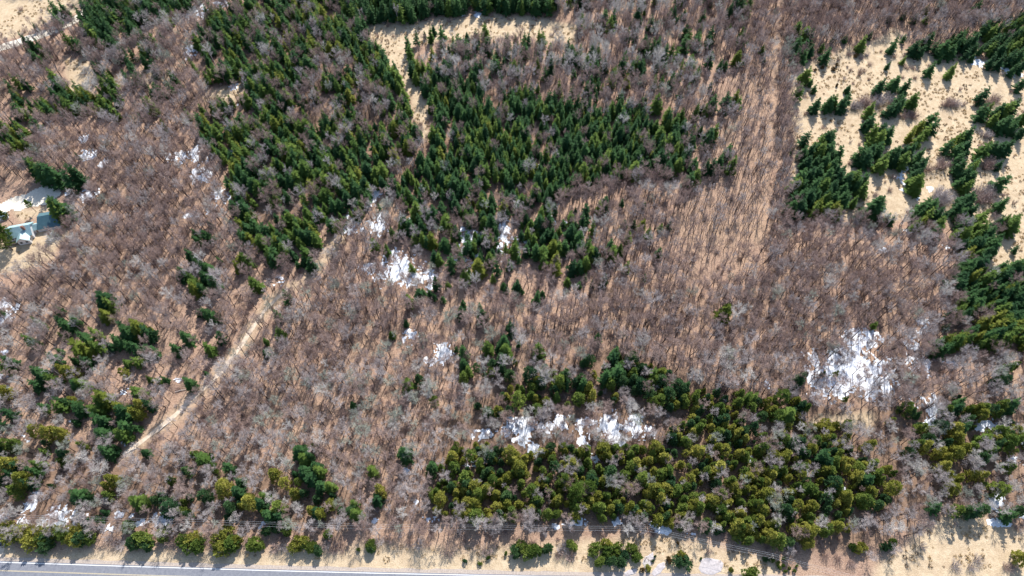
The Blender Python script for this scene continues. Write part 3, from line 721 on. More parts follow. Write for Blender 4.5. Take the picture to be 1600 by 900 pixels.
# single conifers picked out in the photograph: x,y in four-times enlarged tile coordinates; S small, L large, y yellow-green, g grey-green
PICKED = {
 (1200, 0): '180,190 230,220 180,280 230,290 270,320 180,350 220,360 265,235 195,410S 360,350 340,300S 225,480 250,470 200,570 290,560S 265,520S 300,660 385,650 470,650 410,640 500,560S 500,620 480,245S 410,240S 590,275 640,220S 800,260 850,240S 780,290 920,300 960,320 1000,250 1050,290 1100,300 1150,320 1200,250 1250,330 1290,250 1350,180 1400,200 1450,180 1500,170 1560,140 1590,110 1420,260 1480,240 1540,230 1590,200 1400,300 1450,320 1500,300 1550,290 1400,380 1450,390 1520,360 1570,350 1540,430 1590,410 1280,360S 750,410S 850,375S 1020,430 1150,440 1080,370S 1310,50 990,60S 765,110S 850,100S 920,115S 985,125S 700,540 790,520 860,540 820,620 800,670 830,650 910,630 760,690 640,690 640,770 600,790S 660,830 700,830 750,840 690,870 1020,750 950,790y 980,830y 900,840y 940,880y 1030,800 1200,860 1250,840 1150,890y 1350,590 1340,700 1390,680 1450,690 1500,680 1420,740 1480,770 1540,660 1550,760 1590,740 1590,820 1530,800 1590,520 230,870 370,870 330,890 400,860',
 (1200, 225): '220,60 270,40 330,40 390,40 440,70 240,120 300,110 360,110 410,130 210,210 260,190 320,180 380,200 440,210 490,220 540,210 590,230 560,260 600,290 180,260 230,270 290,260 350,260 410,270 470,290 470,340 160,340 210,330 260,330 310,330 360,350 150,400 200,390 310,390y 370,400y 420,400y 440,430 290,410y 540,360 580,60 640,50 690,40 610,90 720,110 790,60 840,50 890,40 800,100 850,100 710,140 940,80 950,140 980,110 920,190 930,240 930,300S 680,390L 575,440S 750,455S 770,480S 990,370 960,410 1020,400 1000,450 940,440 960,490y 930,500y 1060,440 1070,500 1090,460 1050,550 1120,20 1180,40 1200,100 1240,20 1200,150 1230,190 1280,150 1300,120 1200,240 1260,220 1240,270 1190,400 1230,400 1260,370 1240,350 1210,440 1270,420 1320,470 1350,450 1290,520 1340,540 1380,560 1300,570 1240,500 1230,560 1220,620 1280,620 1330,620 1380,610 1250,680y 1310,690 1360,680 1400,640 1290,750 1250,760 1330,740 1230,800 1290,820y 1200,850 1170,880 1370,840 1440,490 1480,480 1530,510 1540,480 1450,580S 1550,660S 1460,380 1460,240 1400,30 1450,30 1490,20 1350,40 1440,135S 1455,770 1440,820 1480,820 1540,760 1590,740 1590,800 1560,800 1530,850S 1580,860 470,510g 520,530g 700,590g 750,570g 800,560g 630,510g',
 (1200, 450): '1270,40 1330,30 1400,60 1480,40 1550,60 1590,20 1210,90 1260,80 1310,100 1380,110 1450,100 1520,130 1590,110 1550,170 1240,160 1360,210y 1440,180y 1500,230y 1560,240y 1590,200 1120,240S 1180,330 1130,370 1090,390 1210,310y 1260,320y 1320,300y 1370,300 1430,280 1480,320 1530,280 1040,380S 200,560 170,590 235,540S 90,680 180,700y 210,720 240,740 60,800 130,790 490,690S 430,530S 350,535S 665,230S 870,750 900,770 830,760S 940,790S 1130,760 1180,750 1200,720 1190,680S 1300,740y 1350,750 1400,760 1260,760 1330,790y 1480,750 1520,730 1430,580S 1470,570 1550,480 1500,500 1130,870y 1220,870 1170,880y 1260,850',
 (1200, 675): '640,80y 950,60 980,110y 1070,140y 1130,60 1180,40y 1100,210y 1170,130y 1230,100y 1130,270y 1190,300y 1150,350y 1290,260y 1340,270y 1360,45 1400,120 1450,90 1500,60 1550,40 1420,50y 1330,480 1290,490 1240,490 1180,490 1560,500 1510,520 1050,470 1590,760y 690,240 740,230y 620,290 780,350y 380,190 350,150 400,120',
 (0, 0): '350,60L 340,110L 400,60 280,150S 220,170S 770,40 850,40 900,30 960,50 1020,40 820,90 900,100 800,160 840,190 780,210 920,260 880,310 960,260 1000,230 930,330 900,380 960,410 970,440 820,340 800,390 830,440 780,470 840,490 870,510 910,525S 790,490 1080,490 1060,550 990,570 960,600 940,660 910,650 1100,510 1170,720y 1020,785y 870,730S 1320,60 1290,80 1390,80 1450,60 1510,40 340,490L 340,530 600,430 630,580 640,640 160,260 200,280 250,290 180,330 230,360 270,330 150,520 60,540 100,510 420,250 470,270 510,290 1270,700 1250,760',
 (0, 225): '240,160L 290,170L 320,190L 200,150L 265,190L 460,190L 490,200L 430,230L 370,400L 350,410L 400,410 485,80S 1530,120 1500,170 1560,150 1590,90 1460,150y 1450,90 1420,240 1530,210 1570,250 1490,240 1460,400 1500,510y 1540,520 1520,580 1560,590y 1590,500 1310,500S 1230,600 1215,560 1290,575 1190,700 1230,740 1270,770 1300,780 1300,840 1330,870 1280,830 1190,840 1210,880 1130,810 1365,720S 1500,730y 1480,760y 1530,720y 1590,870',
 (400, 225): '60,540 100,530 140,570 90,600 80,680 120,680 170,660 100,720 190,600 250,530 290,570 350,540y 370,590y 330,570 310,680 340,750 300,730S 260,750S 690,330 570,330 610,270 640,290 520,380 540,290 480,380 740,620 815,660 850,560y 895,550S 770,390S 790,240 1005,370 1000,410 1110,700 1140,720 1180,620 1220,740 1225,790S 1200,880S 1355,700S 1400,720 1390,770y 1370,570S 1365,610S 1460,720 1520,680S 1310,830y 1330,800S 1550,890S 1430,590 1450,520 1100,600y 1070,610 1040,590 960,510 930,500 910,510 1190,480 1180,500',
 (800, 225): '20,660 45,720S 150,670 190,600 200,680 220,570 270,590 260,640y 330,640 300,650 270,730y 280,780y 380,770 420,770 460,740 490,680y 520,690 420,590 370,550 295,540S 320,500S 460,420 470,480S 550,390 575,370 610,640 630,680 600,660 730,580y 855,560y 760,500S 810,510y 700,500S 930,520S 985,510S 830,380S 690,370S 480,590S 1350,50 1380,130 1300,110 1215,140 1255,140 1130,130 1100,70 1060,110 1010,100 1040,130 980,150 1110,220 1150,200 350,860S 420,880S 30,890',
 (800, 0): '80,240 100,250 80,310 195,240 50,380S 370,330 290,370S 425,410S 580,410 650,450 690,410 745,430 800,420 820,480 720,500y 580,120 635,130 610,160y 500,155S 870,150 900,150S 850,160S 985,100 1020,80 1080,95S 1035,130S 785,110 830,70S 1240,220 1230,260 1150,240 1160,260 1105,230 1080,270 885,290 910,280 955,330 1030,350 1000,310 1240,370 1305,410 1335,410S 1450,390S 1410,360y 1120,390y 1150,470y 1000,500 940,495S 1040,480S 1105,540S 1250,590S 1340,640 1400,610y 1420,640 1150,700y 1185,680S 1140,800S 1175,820S 1230,850L 1270,820 1060,720y 1220,880 1565,310S 1580,370S 1360,180S 1340,190S 1360,70L 1400,40L 1440,50L 1390,20L 1480,30L 1430,15L',
 (400, 0): '650,190L 660,240 640,150L 580,270 560,230 630,310 660,330y 690,300y 720,320 740,360 760,310 790,340 800,370 700,370 650,370 780,400 830,450 860,470 890,500 870,430 820,480 470,500 500,430 490,520 580,450 950,280 960,330 1000,240 1055,220S 1090,220 1110,190S 1165,220 1160,280 1270,270 1320,230S 1435,200 1370,380 1310,390 1180,420 1175,390S 1100,330y 1500,400 1550,400 1590,430 1350,470 1370,490 990,390y 1010,430y 970,430 1050,420y 1000,480 1280,510',
 (0, 450): '650,70L 680,100 660,170y 640,190S 190,330 380,210 410,240 390,300S 520,300 540,330 590,280 500,380yL 550,390y 600,360 770,250L 800,280 860,250yL 920,280 730,330 850,380 800,360 930,390 860,450y 790,470S 1100,380 1160,310 1330,170 1290,160 1250,150S 1375,310 1310,380 1290,370S 330,440 430,510yL 400,520y 270,560 240,530 320,570 220,610 460,450S 480,610 500,600 375,390S 60,460 20,490 50,780 20,640y 770,530y 1180,590 1290,540S 1030,570S 930,570S 450,700y 470,720 490,760 380,700 360,740 260,740S 280,770S 640,690yL 620,720y 600,760 740,750y 760,770 870,730yL 850,790y 860,660 650,830 610,830 470,840S 780,870 340,880y 220,890y 1220,10y 1260,0',
 (400, 450): '190,50 130,170 140,280y 60,330S 60,410S 1020,40 1045,20S 1085,30S 1115,50S 1165,70S 1295,100S 1560,10S 1180,230g 1380,230g 1010,200g 935,215S 850,290S 1110,710 605,730S 410,640g 130,700g 1300,400 1300,480 1290,540 1330,520 1370,340g 1400,370g 1450,370 1520,370 1560,400 1550,340 1590,260 1540,510 1580,540 1030,380g 1240,300g 1020,570 950,600',
 (800, 450): '110,540 40,690L 60,640 270,590L 260,640 280,680 340,560L 340,600 450,460 485,450 440,600 500,690y 480,640y 650,400 680,490 660,520L 640,440 610,580 590,560 760,530L 770,560 880,540y 940,530y 620,600 1010,580g 1090,620 1430,660 1470,680 1510,690 1330,150yL 40,350S 370,330g 540,310S 190,40S 60,20S 340,40g 150,60',
 (0, 675): '40,190yL 90,210 130,300yL 170,320 230,200 210,240 270,120S 490,390 490,430 670,120 700,290yL 660,330y 860,430 1270,170 1420,220 1400,340y 1390,390y 1500,310 1480,370 1560,440y 1005,390S 910,130S 380,20y 300,20y 640,10 760,10 650,500S 60,260 150,270y',
 (400, 675): '270,120 300,160 330,150 370,220 390,240 310,250 350,290 240,260S 180,320y 110,260y 400,340 460,340 250,390y 340,480y 390,490y 380,500 20,450 50,400 80,520 150,520 930,140 725,240 790,380y 750,400S 760,430 610,450S 620,510 1100,210 1090,240 1250,80S 1230,150y',
}
SPR_H = {'S': 9.0, 'M': 15.5, 'L': 20.5}
taken = []
for (tx, ty), txt in PICKED.items():
    for w in txt.split():
        i = len(w)
        while not w[i - 1].isdigit(): i -= 1
        a, b = w[:i].split(','); fl = w[i:]
        px, py = tx + float(a) / 4, ty + float(b) / 4
        s = 'S' if 'S' in fl else 'L' if 'L' in fl else 'M'
        h = SPR_H[s] * rng.uniform(0.88, 1.14)
        x, y = ground_at(px, py, 0.47 * h)
        yellow = 'y' in fl
        near_cedar = py > 560 and (px > 640 or yellow)
        if 'g' in fl:
            TREES.append(Tree('bare', x, y, h * .75, 'grey-green', 1.0, solo=True))
        elif near_cedar and rng.random() < 0.6 or (yellow and py > 640):
            TREES.append(Tree('cedar', x, y, h * .85, 'olive' if yellow else rng.choice(['dark green', 'mid green'], p=[.6, .4]), 1.1, solo=True))
        elif yellow:
            TREES.append(Tree('spruce', x, y, h, rng.choice(['mid green', 'yellow-green'], p=[.45, .55]), 1.3, solo=True))
        else:
            TREES.append(Tree('spruce', x, y, h, rng.choice(['dark green', 'mid green'], p=[.75, .25]), rng.uniform(1.0, 1.3) * (1.3 if px > 1235 and py < 450 else 1.1), solo=True))
        taken.append((float(x), float(y)))
taken = np.array(taken)

# stands too dense to pick apart: (polygon in photograph pixels, share of places filled, kind, tints)
D, MD, YG, OL = 'dark green', 'mid green', 'yellow-green', 'olive'
STANDS = [
    ([(300, 70), (325, 25), (370, 5), (420, -40), (560, -40), (572, 40), (560, 70), (600, 75), (605, 105), (625, 125), (640, 150), (650, 200), (640, 235), (600, 265), (590, 290), (560, 330), (540, 345), (500, 360), (480, 380), (450, 400), (420, 410), (400, 380), (370, 340), (360, 300), (350, 250), (310, 215), (310, 170), (345, 165), (385, 145), (390, 120), (320, 130), (300, 110)], .60, 'spruce', [(D, .42), (MD, .47), (YG, .11)]),
    ([(490, 85), (550, 80), (555, 120), (520, 140), (480, 130)], .12, 'spruce', [(D, .5), (MD, .5)]),
    ([(440, 130), (520, 130), (540, 185), (460, 190)], .25, 'spruce', [(D, .5), (MD, .5)]),
    ([(545, 125), (610, 140), (615, 180), (560, 190)], .22, 'spruce', [(D, .5), (MD, .5)]),
    ([(635, 90), (665, 100), (690, 118), (740, 130), (760, 145), (800, 145), (850, 150), (880, 160), (930, 160), (1000, 172), (1050, 178), (1080, 200), (1085, 240), (1060, 262), (1020, 256), (980, 272), (930, 282), (880, 302), (850, 322), (800, 332), (780, 350), (730, 350), (690, 360), (640, 345), (620, 310), (600, 290), (640, 260), (672, 228), (678, 200), (672, 160), (655, 130)], .78, 'spruce', [(D, .68), (MD, .30), (YG, .02)]),
    ([(640, 345), (730, 350), (880, 302), (935, 320), (920, 390), (880, 420), (820, 415), (740, 400), (700, 385), (640, 380)], .34, 'spruce', [(D, .6), (MD, .4)]),
    ([(685, 62), (760, 60), (960, 60), (1000, 170), (850, 148), (740, 130), (690, 112)], .20, 'spruce', [(D, .7), (MD, .3)]),
    ([(900, 30), (1180, 30), (1170, 170), (1000, 170)], .09, 'spruce', [(D, .7), (MD, .3)]),
    ([(555, -60), (870, -60), (865, 8), (850, 18), (790, 14), (740, 6), (700, 12), (650, 26), (590, 32), (565, 22)], .92, 'spruce', [(D, .85), (MD, .15)]),
    ([(870, -60), (1140, -60), (1130, 0), (870, 5)], .35, 'spruce', [(D, .7), (MD, .3)]),
    ([(185, -40), (330, -40), (300, 10), (250, 30), (190, 55)], .6, 'spruce', [(D, .6), (MD, .4)]),
    ([(125, 5), (185, 0), (185, 85), (140, 65), (125, 30)], .9, 'spruce', [(D, .8), (MD, .2)]),
    ([(10, 138), (150, 142), (180, 175), (100, 175), (10, 175)], .8, 'spruce', [(D, .4), (MD, .4), (YG, .2)]),
    ([(-40, 180), (55, 190), (50, 232), (-40, 232)], .7, 'spruce', [(D, .4), (MD, .4), (YG, .2)]),
    ([(150, 100), (186, 100), (186, 190), (155, 180)], .55, 'spruce', [(D, .5), (MD, .5)]),
    ([(1500, 440), (1545, 420), (1600, 400), (1660, 400), (1660, 560), (1600, 550), (1560, 540), (1500, 540), (1470, 556), (1458, 548), (1490, 500), (1500, 470)], .6, 'spruce', [(D, .55), (MD, .35), (YG, .1)]),
    ([(1480, 58), (1600, 20), (1660, 10), (1660, 110), (1600, 112), (1560, 108), (1530, 92), (1500, 82)], .75, 'spruce', [(D, .9), (MD, .1)]),
    ([(1238, 215), (1285, 215), (1350, 290), (1345, 310), (1312, 330), (1238, 335)], .35, 'spruce', [(D, .9), (MD, .1)]),
    ([(700, 700), (760, 690), (800, 705), (860, 700), (940, 692), (1010, 692), (1080, 655), (1160, 645), (1200, 680), (1330, 672), (1345, 700), (1388, 740), (1392, 785), (1330, 805), (1300, 845), (1260, 855), (1230, 838), (1185, 848), (1160, 832), (1100, 812), (1000, 808), (900, 808), (800, 806), (700, 806), (665, 785), (668, 745)], .96, 'cedar', [(D, .18), (MD, .37), (OL, .45)]),
    ([(725, 640), (760, 622), (800, 602), (860, 582), (900, 572), (960, 550), (1000, 565), (1045, 575), (1080, 600), (1080, 640), (1040, 645), (990, 632), (900, 625), (860, 632), (800, 645), (740, 652)], .7, 'cedar', [(D, .6), (MD, .25), (OL, .15)]),
    ([(710, 530), (800, 520), (820, 590), (730, 620)], .22, 'cedar', [(D, .7), (MD, .3)]),
    ([(-40, 690), (60, 680), (140, 700), (120, 750), (-40, 780)], .3, 'cedar', [(D, .5), (MD, .4), (OL, .1)]),
    ([(240, 765), (400, 760), (560, 780), (560, 806), (240, 806)], .36, 'cedar', [(D, .5), (MD, .3), (OL, .2)]),
    ([(420, 715), (480, 690), (560, 720), (560, 770), (420, 760)], .22, 'cedar', [(D, .5), (MD, .3), (OL, .2)]),
    ([(1395, 640), (1640, 640), (1640, 700), (1560, 760), (1400, 745)], .26, 'cedar', [(D, .4), (MD, .4), (OL, .2)]),
    ([(1070, 600), (1200, 615), (1250, 640), (1260, 680), (1160, 655), (1070, 660)], .6, 'cedar', [(D, .4), (MD, .3), (OL, .3)]),
    ([(620, 395), (900, 400), (1000, 370), (1060, 400), (1000, 440), (880, 480), (860, 560), (700, 560), (640, 480)], .055, 'spruce', [(D, .6), (MD, .4)]),
    ([(-40, 480), (330, 470), (330, 560), (240, 680), (-40, 690)], .035, 'spruce', [(D, .7), (MD, .3)]),
    ([(100, 690), (560, 690), (560, 770), (100, 770)], .06, 'cedar', [(D, .6), (MD, .4)]),
]
BLOCKED = [[(1225, 660), (1340, 646), (1338, 668), (1250, 676)]]

def grid_places(cell, seed):
    r = np.random.default_rng(seed)
    xs = np.arange(-500, 500, cell); ys = np.arange(44, 545, cell)
    X, Y = np.meshgrid(xs, ys)
    X = X + (np.arange(len(ys)) % 2)[:, None] * cell * .5
    X = (X + r.uniform(-.46, .46, X.shape) * cell).ravel(); Y = (Y + r.uniform(-.46, .46, Y.shape) * cell).ravel()
    px, py = pixel_of(X, Y, 0)
    k = (px > -70) & (px < 1670) & (py > -55) & (py < 930)
    return X[k], Y[k], r

gx, gy, r1 = grid_places(4.1, 21)
cpx, cpy = pixel_of(gx, gy, 7.0)
gpx, gpy = pixel_of(gx, gy, 0.0)
prob = np.zeros(gx.shape); which = np.full(gx.shape, -1)
for i, (poly, p, kind, tints) in enumerate(STANDS):
    wob = 5
    k = inside(cpx + (vnoise(gx, gy, 12, 41) - .5) * wob * 2, cpy + (vnoise(gx, gy, 12, 42) - .5) * wob * 2, poly)
    prob[k] = p; which[k] = i
infield = np.zeros(gx.shape, bool)
for p in FIELDS: infield |= inside(gpx, gpy, p)
d_lane = np.minimum(dist_polyline(gx, gy, LANE) - 4, np.minimum(dist_polyline(gx, gy, TRACK) - 2, 99))
prob[(infield & ~inside(gpx, gpy, STANDS[17][0])) | (d_lane < 1.5)] = 0
patchy = np.clip(-0.15 + 2.3 * fbm(gx, gy, 20, 61, 2), 0.2, 1.35)
ced = np.array([w >= 0 and STANDS[w][2] == 'cedar' for w in which])
prob = np.where(prob > .9, prob, prob * np.where(ced, np.maximum(patchy, .7), patchy))
conifer_cover = np.zeros(gx.shape)
for i in np.nonzero(r1.random(len(gx)) < prob)[0]:
    if len(taken) and np.min((taken[:, 0] - gx[i]) ** 2 + (taken[:, 1] - gy[i]) ** 2) < 8.0: continue
    _, p, kind, tints = STANDS[which[i]]
    tint = r1.choice([t for t, _ in tints], p=[q for _, q in tints])
    if kind == 'spruce':
        h = r1.triangular(6.5, 13.5, 20.0) if p < .9 else r1.uniform(15, 21)
        TREES.append(Tree('spruce', gx[i], gy[i], h, tint, r1.uniform(.8, 1.35) * (1.15 if which[i] == 0 else 1.0)))
    else:
        h = r1.triangular(5.0, 9.5, 15.0)
        TREES.append(Tree('cedar', gx[i], gy[i], h, tint, r1.uniform(.95, 1.4)))

# bare hardwoods everywhere else
bx_, by_, r2 = grid_places(4.6, 22)
bpx, bpy_ = pixel_of(bx_, by_, 0.0)
mpx, mpy = pixel_of(bx_, by_, 9.0)
p = np.full(bx_.shape, .90)
for i, (poly, q, kind, tints) in enumerate(STANDS):
    k = inside(mpx, mpy, poly)
    p[k] = .84 - .85 * q if q < .5 else max(.08, .52 - .50 * q)
p[inside(mpx, mpy, STANDS[18][0])] = .20
p[inside(bpx, bpy_, SPARSE)] = .12
for f in FIELDS: p[inside(bpx, bpy_, f)] = 0
for zz_ in (6.0, 12.0):
    k = inside(*pixel_of(bx_, by_, zz_), FIELDS[0]) | inside(*pixel_of(bx_, by_, zz_), FIELDS[6])
    p[k] *= .25
p[(dist_polyline(bx_, by_, LANE) < 8) | (dist_polyline(bx_, by_ + 1.2, TRACK) < 4.2) | (dist_polyline(bx_, by_, FENCE_STRIP) < 2.5)] = 0
YARD = [(-60, 290), (112, 280), (122, 345), (90, 400), (60, 428), (-60, 448)]
p[inside(bpx, bpy_, YARD)] = 0
p[inside(mpx, mpy, [(-60, 480), (200, 450), (340, 450), (340, 560), (250, 690), (-60, 700)])] *= .72
p[bpy_ > 838] = 0
for cxp, cyp, rr in ((1325, 585, 42), (632, 420, 24), (735, 385, 18), (790, 375, 16)):
    k = (bpx - cxp) ** 2 + ((bpy_ - cyp) * 1.2) ** 2 < rr * rr
    p[k] *= .25
p[mpy > 600] *= 1.12
p *= np.clip(0.55 + .8 * fbm(bx_, by_, 18, 63, 2), .6, 1.15)
for tx_, ty_ in taken:
    # a conifer keeps its own room and some light on the camera side
    p[((bx_ - tx_) / 3.6) ** 2 + ((by_ - ty_ + 2.5) / 5.0) ** 2 < 1] *= .12
for cxp, cyp in snow_centres:
    p[((bpx - cxp) / 11) ** 2 + ((bpy_ - cyp + 0) / 13) ** 2 < 1] *= .35
for i in np.nonzero(r2.random(len(bx_)) < p)[0]:
    X, Y = bx_[i], by_[i]; P_, Q_ = mpx[i], mpy[i]
    u = r2.random()
    pale = 0.04 + .11 * (Q_ > 640) + .25 * (vnoise(X, Y, 30, 66) > .74) + .25 * (870 < P_ < 1040 and Q_ < 115)
    grey = 0.20 + .22 * (Q_ > 560) + .2 * (P_ > 1400)
    lichen = .03 + .07 * (430 < Q_ < 700 and 380 < P_ < 860) + .06 * (Q_ > 640)
    tint = 'silvery' if u < pale else 'grey' if u < pale + grey else 'grey-green' if u < pale + grey + lichen else 'brown'
    h = r2.uniform(12.0, 20) if Q_ < 620 else r2.uniform(9, 16)
    TREES.append(Tree('bare', X, Y, h, tint, r2.uniform(.85, 1.12) * (1.12 if Q_ > 560 else 1.0)))
# the hedgerow along the fence line
for k in range(46):
    py = 30 + k * 7.2
    px = 1232 - (py / 360) * 12 + r2.uniform(-9, 9)
    x, y = ground_at(px, py, 6)
    TREES.append(Tree('bare', x, y, r2.uniform(9, 14), r2.choice(['grey', 'brown']), 1.0))
# slender woods with long bare trunks
sx, sy, r3 = grid_places(3.8, 23)
spx, spy = pixel_of(sx, sy, 0.0)
q = np.where(inside(spx, spy, SPARSE), .72, 0.0)
q[inside(spx, spy, [(1235, -60), (1700, -60), (1700, 20), (1480, 60), (1330, 72), (1240, 90)])] = .4
q[inside(spx, spy, [(900, 380), (1240, 380), (1420, 380), (1420, 500), (1180, 540), (920, 540)])] = .22
q[inside(spx, spy, [(430, 440), (700, 450), (700, 560), (480, 600), (430, 520)])] = .16
q[inside(spx, spy, [(60, 240), (330, 260), (360, 420), (120, 460), (100, 340)])] = .15
for f in FIELDS: q[inside(spx, spy, f)] = 0
q[(dist_polyline(sx, sy, FENCE_STRIP) < 3)] *= .7
q[inside(spx, spy, YARD) | (dist_polyline(sx, sy, TRACK) < 4)] = 0
for i in np.nonzero(r3.random(len(sx)) < q)[0]:
    TREES.append(Tree('slender', sx[i], sy[i], r3.uniform(11, 18), r3.choice(['brown', 'grey'], p=[.65, .35]), r3.uniform(.85, 1.15)))

# bare trees and thickets picked out in the photograph (pixel, height, tint, width)
for px, py, h, tint, w in [(635, 770, 13, 'grey', 1.75), (1385, 152, 11, 'grey', 1.3), (1355, 152, 9, 'brown', 1.2), (1485, 160, 8, 'brown', 1.9), (1500, 158, 7, 'grey', 1.7), (1335, 163, 8, 'grey', 1.2),
        (1550, 152, 9, 'brown', 1.4), (1432, 175, 8, 'brown', 1.3), (1545, 210, 8, 'grey', 1.5), (1470, 255, 11, 'brown', 1.3), (1485, 300, 11, 'grey', 1.3), (1475, 310, 11, 'silvery', 1.0),
        (1540, 295, 11, 'grey', 1.3), (1545, 310, 10, 'brown', 1.2), (1555, 255, 9, 'brown', 1.3), (1437, 437, 10, 'silvery', 1.2), (1440, 448, 10, 'silvery', 1.2), (1280, 820, 11, 'silvery', 1.5),
        (1040, 785, 9, 'silvery', 1.35), (1095, 782, 9, 'silvery', 1.4), (1130, 792, 9, 'silvery', 1.4), (1065, 758, 8, 'silvery', 1.0), (1155, 800, 8, 'grey', 1.3), (860, 785, 8, 'brown', 1.2),
        (882, 643, 10, 'brown', 1.4), (845, 650, 10, 'grey', 1.3), (975, 615, 11, 'grey', 1.2), (1020, 610, 10, 'grey', 1.3), (435, 780, 9, 'silvery', 1.3), (465, 795, 10, 'silvery', 1.2), (360, 785, 9, 'grey', 1.5),
        (1300, 690, 9, 'silvery', 1.3), (1395, 860, 10, 'grey', 1.5), (1360, 870, 8, 'grey', 1.4), (1435, 825, 10, 'grey', 1.3), (1470, 795, 9, 'grey', 1.4), (1560, 740, 9, 'brown', 1.3), (1580, 885, 6, 'brown', 1.6), (1520, 882, 6, 'grey', 1.3),
        (1250, 830, 9, 'grey', 1.3), (1260, 740, 9, 'silvery', 1.2), (1230, 860, 8, 'grey', 1.4), (620, 575, 12, 'silvery', 1.1), (560, 665, 11, 'silvery', 1.2), (680, 310, 12, 'silvery', 1.0), (660, 300, 12, 'silvery', 1.0), (620, 330, 12, 'silvery', 1.1)]:
    x, y = ground_at(px, py, .5 * h)
    if px > 1300 and py < 330 or h <= 6:
        for k in range(3):
            TREES.append(Tree('brush', x + rng.normal() * 2.2 * w, y + rng.normal() * 1.6, h * rng.uniform(.55, .75), 'grey' if tint != 'brown' else 'brown', 1.1, solo=True))
        continue
    TREES.append(Tree('bare', x, y, h, tint, w, solo=True))
# pines
for px, py, h, tint, w, sh in [(900, 768, 17, 'mid green', 1.15, 0), (920, 762, 15, 'mid green', 1.0, 0), (882, 752, 14, 'mid green', .9, 0), (1133, 488, 15, 'yellow-green', .75, 0), (48, 322, 12, 'mid green', .75, 1), (10, 340, 13, 'yellow-green', .9, 1),
        (4, 358, 16, 'yellow-green', 1.15, 0), (8, 380, 15, 'yellow-green', 1.1, 0), (1, 394, 13, 'mid green', 1.0, 0), (9, 366, 14, 'mid green', 1.0, 0), (530, 360, 15, 'mid green', .9, 0)]:
    x, y = ground_at(px, py, .5 * h)
    TREES.append(Tree('pine', x, y, h, tint, w, sh, solo=True))
# roadside and field bushes: pixel, height, tint, width
BUSHES = []
for zx, zy, t in [(20, 610, OL), (50, 625, OL), (110, 640, MD), (180, 655, OL), (230, 650, OL), (275, 665, MD), (340, 640, OL), (390, 655, MD), (440, 650, OL), (500, 640, OL), (550, 660, MD), (520, 680, D), (300, 690, D), (840, 690, D), (880, 680, MD), (930, 700, D), (1160, 695, MD), (1205, 690, OL), (1240, 710, MD), (1395, 685, OL), (1445, 700, MD), (1590, 705, MD), (1470, 680, OL), (1030, 650, MD), (610, 560, D), (560, 580, D), (800, 590, MD)]:
    BUSHES.append((zx / 4, 675 + zy / 4, 7.2, t, 1.2))
for zx, zy, t in [(20, 710, MD), (200, 620, MD), (265, 705, OL), (305, 700, MD), (345, 720, MD), (380, 735, D), (720, 710, MD), (720, 725, D), (450, 640, MD), (80, 610, D), (140, 600, D)]:
    BUSHES.append((400 + zx / 4, 675 + zy / 4, 6.0, t, 1.05))
for zx, zy, t in [(640, 735, MD), (1450, 790, MD), (1400, 822, MD), (1310, 805, D), (1560, 755, MD)]:
    BUSHES.append((400 + zx / 4, 675 + zy / 4, 2.2, t, 1.0))
for zx, zy, t in [(30, 755, D), (70, 735, MD), (120, 750, MD), (165, 735, MD), (215, 740, D), (385, 710, MD), (520, 735, MD), (580, 700, OL), (600, 750, MD), (655, 735, MD), (700, 770, D), (750, 725, MD), (620, 795, D), (550, 800, MD), (780, 785, MD), (680, 810, D), (1060, 770, OL), (1060, 815, D), (1490, 880, MD), (1460, 650, OL), (1420, 640, MD), (1525, 640, OL), (1060, 590, MD), (980, 570, OL), (1370, 560, MD), (1490, 580, MD), (1200, 600, D), (1290, 610, D)]:
    BUSHES.append((800 + zx / 4, 675 + zy / 4, 5.6, t, 1.1))
for zx, zy, t, h in [(980, 800, 'rusty brown', 3.0), (1370, 862, OL, 3.2), (815, 860, 'rusty brown', 3.2), (850, 850, OL, 2.6), (950, 890, OL, 2.4), (1575, 790, D, 2.2), (895, 775, D, 1.4), (1040, 695, 'rusty brown', 1.8), (1180, 790, D, 1.2), (880, 805, D, 1.4), (1590, 800, D, 2.4)]:
    BUSHES.append((800 + zx / 4, 675 + zy / 4, h, t, 1.0))
for zx, zy in [(30, 800), (62, 818), (95, 835), (130, 850), (165, 868), (195, 888), (70, 845), (110, 868), (150, 885), (100, 790), (180, 840)]:
    BUSHES.append((1200 + zx / 4, 675 + zy / 4, 2.2, MD, .8))
for zx, zy in [(430, 410), (550, 352), (295, 440), (430, 538), (340, 425), (410, 435)]:
    BUSHES.append((1200 + zx / 4, zy / 4, 2.4, 'rusty brown', 1.2))
for zx, zy, t in [(780, 690, MD), (500, 610, OL), (600, 720, OL), (560, 735, OL), (530, 720, MD), (740, 720, D)]:
    BUSHES.append((1200 + zx / 4, 675 + zy / 4, 5, t, 1.0))
for zx, zy, t in [(210, 860, OL), (260, 875, OL), (310, 868, OL), (370, 872, OL), (440, 862, OL), (500, 862, MD), (190, 815, OL)]:
    BUSHES.append((1200 + zx / 4, 450 + zy / 4, 5.5, t, 1.1))
for px, py, h, t, w in BUSHES:
    x, y = ground_at(px, py, .4 * h)
    TREES.append(Tree('bush', x, y, h * rng.uniform(.9, 1.1), t, w * rng.uniform(.9, 1.15), solo=True))
# leafless roadside thickets
for px, py in [(180, 845), (168, 840), (190, 850), (268, 845), (258, 840), (328, 842), (520, 858), (508, 852), (535, 855), (880, 858), (892, 868), (872, 866), (885, 850), (430, 858), (700, 862), (655, 852), (640, 848), (668, 850), (760, 860), (1018, 830), (1330, 880), (1310, 872), (1290, 868), (590, 845), (610, 842)]:
    x, y = ground_at(px, py, 1.5)
    TREES.append(Tree('brush', x, y, rng.uniform(2.8, 4.2), rng.choice(['brown', 'grey']), 1.3, solo=True))

